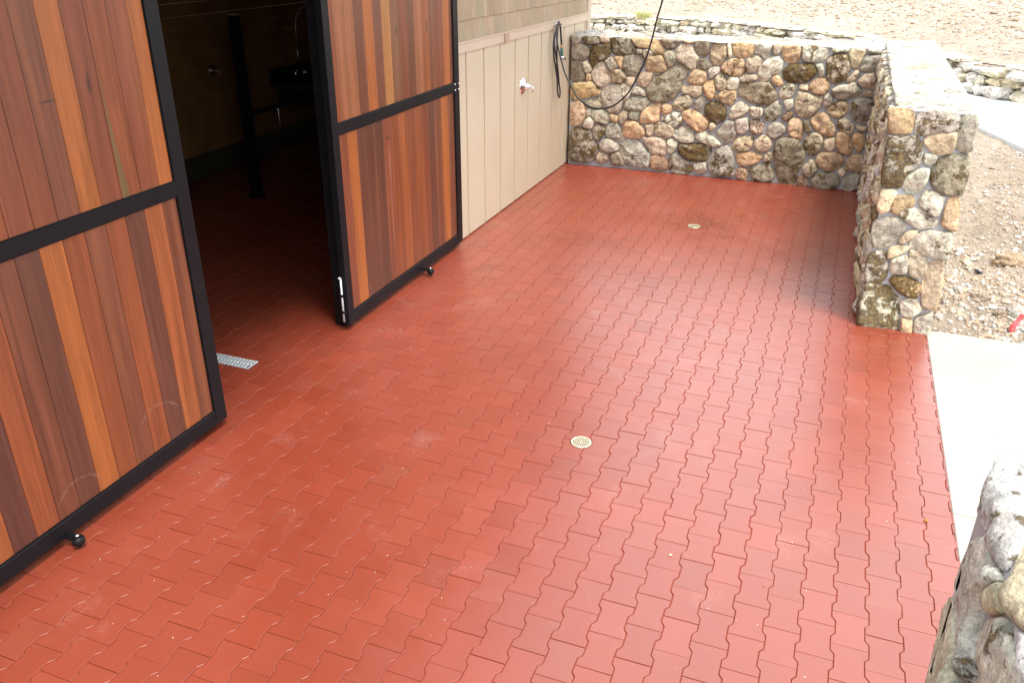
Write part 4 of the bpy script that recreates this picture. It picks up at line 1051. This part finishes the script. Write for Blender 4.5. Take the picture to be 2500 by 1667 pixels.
# ------------------------------------------------------------------ hose
hose = empty('wash_hose', (-3.14, 9.65, 1.72), 'long black rubber hose looped on a wall hook and swinging up out of the picture', 'hose')
def spline(P, n=8):
    P = [Vector(p) for p in P]; out = []
    for i in range(len(P)-1):
        a = P[max(0, i-1)]; b_ = P[i]; c = P[i+1]; d = P[min(len(P)-1, i+2)]
        for k in range(n):
            t = k/n; out.append(.5*((2*b_)+(-a+c)*t+(2*a-5*b_+4*c-d)*t*t+(-a+3*b_-3*c+d)*t**3))
    out.append(P[-1]); return out
FH = [(-3.212,9.86,1.702),(-3.203,9.815,1.562),(-3.153,9.77,1.416),(-3.068,9.725,1.207),(-2.987,9.68,1.095),(-2.862,9.635,.94),(-2.826,9.59,.93),(-2.678,9.545,.867),(-2.535,9.5,.867),(-2.379,9.455,.929),(-2.232,9.41,1.065),(-2.127,9.365,1.246),(-2.029,9.32,1.468),(-1.967,9.275,1.682),(-1.923,9.23,1.873),(-1.871,9.185,2.059)]
FP = []
for i, (x, y, z) in enumerate(FH):
    if i == 6: continue
    k = (9.60-.03*i)/y; FP.append((x*k, y*k, 2.65-(2.65-z)*k))
FP = [(-3.125, 9.655, 1.752)] + FP + [(-1.80, 9.10, 2.42), (-1.765, 9.06, 2.75), (-1.75, 9.04, 3.06)]
b = MB(); b.tube(spline(FP, 8), .0095, 12)
# the narrow hanging loop: down from the hook, round the bottom and back up crossing itself
x = -3.135
b.tube(spline([(x, 9.655, 1.752), (x+.01, 9.56, 1.705), (x, 9.505, 1.60), (x, 9.49, 1.473), (x, 9.565, 1.307), (x+.003, 9.645, 1.135), (x+.003, 9.665, 1.036), (x, 9.705, .95), (x, 9.755, .915), (x-.004, 9.790, .97), (x-.012, 9.772, 1.06), (x-.016, 9.715, 1.18), (x-.016, 9.675, 1.294), (x-.014, 9.66, 1.459), (x-.010, 9.655, 1.62), (x-.008, 9.665, 1.752)], 8), .0095, 12)
b.tube(spline([(x+.010, 9.648, 1.755), (x+.006, 9.535, 1.66), (x+.010, 9.50, 1.52), (x+.02, 9.585, 1.30), (x+.02, 9.66, 1.12)], 6), .0093, 12)
b.tube(spline([(x, 9.66, 1.762), (x, 9.715, 1.72), (x, 9.755, 1.60), (x, 9.785, 1.505)], 8), .0115, 12)
b.build('hose_line', M_RUBBER, hose)
b = MB(); b.tube(spline([(SX, 9.66, 1.735), (SX+.035, 9.66, 1.735), (SX+.075, 9.665, 1.725), (SX+.10, 9.668, 1.745)], 4), .007, 10); b.lathe([(.022, 0), (.022, .005), (0, .006)], (SX+.0205, 9.66, 1.735), (1, 0, 0), 16); b.build('wall_hook', M_CHROME, hose)
b = MB(); b.lathe([(.0125, 0), (.014, .004), (.014, .028), (.0125, .032)], (x, 9.786, 1.508), (0, .06, -1), 14, (1, 1, 1, 0)); b.build('coupling', M_COPPER, hose)
b = MB(); b.lathe([(0, 0), (.015, 0), (.016, .03), (.017, .08), (.016, .095), (0, .097)], (x, 9.79, 1.474), (0, .12, -1), 16); g = b.build('nozzle_grip', M_GREEN, hose)
b = MB(); b.lathe([(0, 0), (.011, 0), (.011, .06), (.018, .07), (.020, .085), (.020, .135), (.017, .145), (0, .146)], (x, 9.745, 1.378), (.10, 1, -.30), 16); b.build('nozzle', M_CHROME, hose)
boom = empty('hose_boom', (-3.1, 9.3, 3.06), 'slim black overhead arm that carries the hose', 'boom arm')
b = MB(); b.tube([(SX, 9.45, 3.12), (-2.4, 9.24, 3.12), (-1.75, 9.04, 3.10)], .014, 10); b.tube([(SX, 9.45, 2.85), (-2.5, 9.27, 3.11)], .009, 8); b.build('arm', M_BLACK, boom)

# ------------------------------------------------------------------ drains
def floor_drain(x, y, lab):
    d = empty('floor_drain', (x, y, 0), lab, 'drain', 'round floor drains')
    b = MB(); R_ = .060
    b.lathe([(R_-.006, .0020), (R_-.003, .0034), (R_, .0030), (R_+.001, -.012)], (x, y, 0), (0, 0, 1), 48)
    b.build('drain_rim', M_BRASS, d)
    # perforated plate: hexagonal field of flat dark discs painted as the shade in its holes
    b = MB(); h = .0043; pit = .0122; n = 6; hx = []
    for j in range(-5, 6):
        for i in range(-5, 6):
            X = (i + .5*(j % 2))*pit; Y = j*pit*.866
            r = math.hypot(X, Y)
            if r < R_-.008 and r > .008: hx.append((X, Y))
    b.lathe([(0, .0016), (R_-.005, .0016)], (x, y, 0), (0, 0, 1), 48)
    b.build('strainer_plate', M_BRASS, d)
    b = MB()
    for X, Y in hx:
        b.add([(x+X+h*math.cos(k*math.pi/4), y+Y+h*math.sin(k*math.pi/4), .0021) for k in range(8)], [tuple(range(8))])
        b.add([(x+X+h*math.cos(k*math.pi/4), y+Y+h*math.sin(k*math.pi/4), .0017) for k in range(8)], [tuple(range(8))])
    n_ = 48; b.add([(x+r_*math.cos(2*math.pi*k/n_), y+r_*math.sin(2*math.pi*k/n_), .0007) for r_ in (.0605, .0645) for k in range(n_)], [(k, (k+1) % n_, n_+(k+1) % n_, n_+k) for k in range(n_)])  # flat dark ring painted as the shaded gap round the rim
    b.build('strainer_hole_shade', M_HOLE_SHADE, d)
floor_drain(-1.0955, 4.0013, 'nearer round pale metal floor drain with small holes in the middle of the red paving')
floor_drain(-1.19, 8.28, 'round pale floor drain in a darker damp patch near the far stone wall')
# linear drain with pressed steel grating
tr = empty('trench_drain', (-3.65, 4.11, 0), 'galvanised steel slotted trench grate set in the paving in the doorway', 'drain grate')
b = MB(); x0, x1, y0, y1 = -4.06, -3.462, 4.050, 4.166
b.box(x0, x1+.004, y0, y1+.007, -.006, .0008); b.build('channel', M_HOLE_SHADE, tr)  # shallow box; the shade of the trench depth is in its colour
b = MB(); z0, z1 = .001, .0065
b.cbox(x0, x1, y0, y0+.010, z0, z1, .001); b.cbox(x0, x1, y1-.010, y1, z0, z1, .001); b.cbox(x0, x1, (y0+y1)/2-.005, (y0+y1)/2+.005, z0, z1, .001)
b.cbox(x0, x0+.010, y0+.0102, y1-.0102, z0, z1-.0003, .001); b.cbox(x1-.010, x1, y0+.0102, y1-.0102, z0, z1-.0003, .001)
xx = x0+.016; k = 0
while xx < x1-.016:
    ym = (y0+y1)/2
    b.cbox(xx, xx+.013, y0+.0102, ym-.0052, z0, z1+.001, .0012); b.cbox(xx+.008, xx+.021, ym+.0052, y1-.0102, z0, z1+.001, .0012)
    xx += .027; k += 1
b.build('grating', M_STEEL, tr)

# ------------------------------------------------------------------ inside the barn
post = empty('wash_post', (-5.97, 7.565, 0), 'black steel post with tan cap standing inside the dark doorway', 'post')
b = MB(); b.lathe([(.10, 0), (.10, .010), (.068, .012), (.062, 1.90), (0, 1.90)], (-5.965, 7.565, 0), (0, 0, 1), 24); b.build('pole', M_BLACK, post)
b = MB(); b.lathe([(0, 0), (.068, 0), (.072, .006), (.072, .016), (0, .020)], (-5.965, 7.565, 1.901), (0, 0, 1), 24); b.build('cap', M_TAN, post)
b = MB(); b.tube([(-5.965, 7.62, .90), (-5.965, 10.89, .88)], .030, 14); b.build('side_rail', M_BLACK, post)
sink = empty('utility_sink', (-6.7, 9.9, 0), 'dark steel utility sink with thin chrome legs against the inner barn wall', 'sink')
b = MB(); X0, X1, Y0, Y1 = -7.03, -6.33, 9.45, 10.75
b.cbox(X0, X1, Y0, Y1, .885, .925, .006); b.box(X0+.08, X1-.06, Y0+.08, Y1-.08, .62, .8845); b.cbox(X0, X0+.03, Y0, Y1, .9255, 1.06, .004)
b.cbox(X0, X1+.004, Y0-.003, Y0+.016, .872, .934, .003); M_SINK = mat_plain('dull_sink_steel', (.10, .10, .09), .35, .5, 1, .1); b.build('basin', M_SINK, sink)
for lx, ly in ((X1-.04, Y0+.05), (X1-.04, Y1-.05), (X0+.06, Y0+.05), (X0+.06, Y1-.05)):
    b = MB(); b.tube([(lx, ly, 0), (lx, ly, .884)], .013, 10); b.build('leg', M_CHROME, sink)
b = MB(); b.tube([(X0+.10, 10.02, .93), (X0+.10, 10.02, 1.42)], .009, 8); b.tube(spline([(X0+.10, 10.02, 1.42), (X0+.12, 10.03, 1.66), (X0+.20, 10.08, 1.79), (X0+.32, 10.14, 1.74), (X0+.38, 10.18, 1.55)], 6), .007, 8); b.build('sprayer_riser', M_CHROME, sink)
b = MB()
b.cbox(X0+.085, X0+.115, 9.90, 10.14, .926, .936, .002)
for yy in (9.92, 10.12): b.lathe([(0, 0), (.022, 0), (.024, .02), (.012, .04), (.02, .07), (0, .075)], (X0+.10, yy, .93), (0, 0, 1), 14)
b.tube(spline([(X0+.10, 9.95, .96), (X0+.16, 9.93, 1.03), (X0+.25, 9.92, 1.02), (X0+.27, 9.92, .98)], 5), .011, 10); b.build('faucet', M_CHROME, sink)

# ------------------------------------------------------------------ crumbs on the paving and slab
cr_ = MB(); rn = random.Random(19)
for k in range(420):
    if rn.random() < .84: x = rn.uniform(-3.0, .86); y = rn.uniform(1.2, 9.8)
    else: x = rn.uniform(.88, 2.2); y = rn.uniform(3.5, 6.3)
    s = rn.choice([.0012, .0016, .002, .0026]) * rn.uniform(.8, 1.3)
    t = rn.choice([(.6, .55, .48), (.5, .42, .33), (.62, .60, .56), (.22, .14, .09)])
    rock(cr_, (x, y, .001+s*.4), (s*1.3, s, s*.7), rn.random()*6, k, (*t, 0), 0, 0, .3)
tag(cr_.build('crumbs', M_GRAV), 'tiny pale crumbs of grit scattered on the paving and slab', 'grit', kind='stuff')
def pebble(x, y, s, t, lab):
    mb = MB(); rock(mb, (x, y, s*.5), (s*1.2, s, s*.7), .4, x*9, (*t, 0), 2, 0, .25, True); tag(mb.build('pebble', M_GRAV), lab, 'pebble')
pebble(-.414, 3.205, .0065, (.55, .42, .28), 'small tan pebble lying alone on the red pavers below the nearer drain')
pebble(.865-.13, 3.93, .009, (.34, .17, .05), 'small brown leaf scrap near the right edge of the pavers')
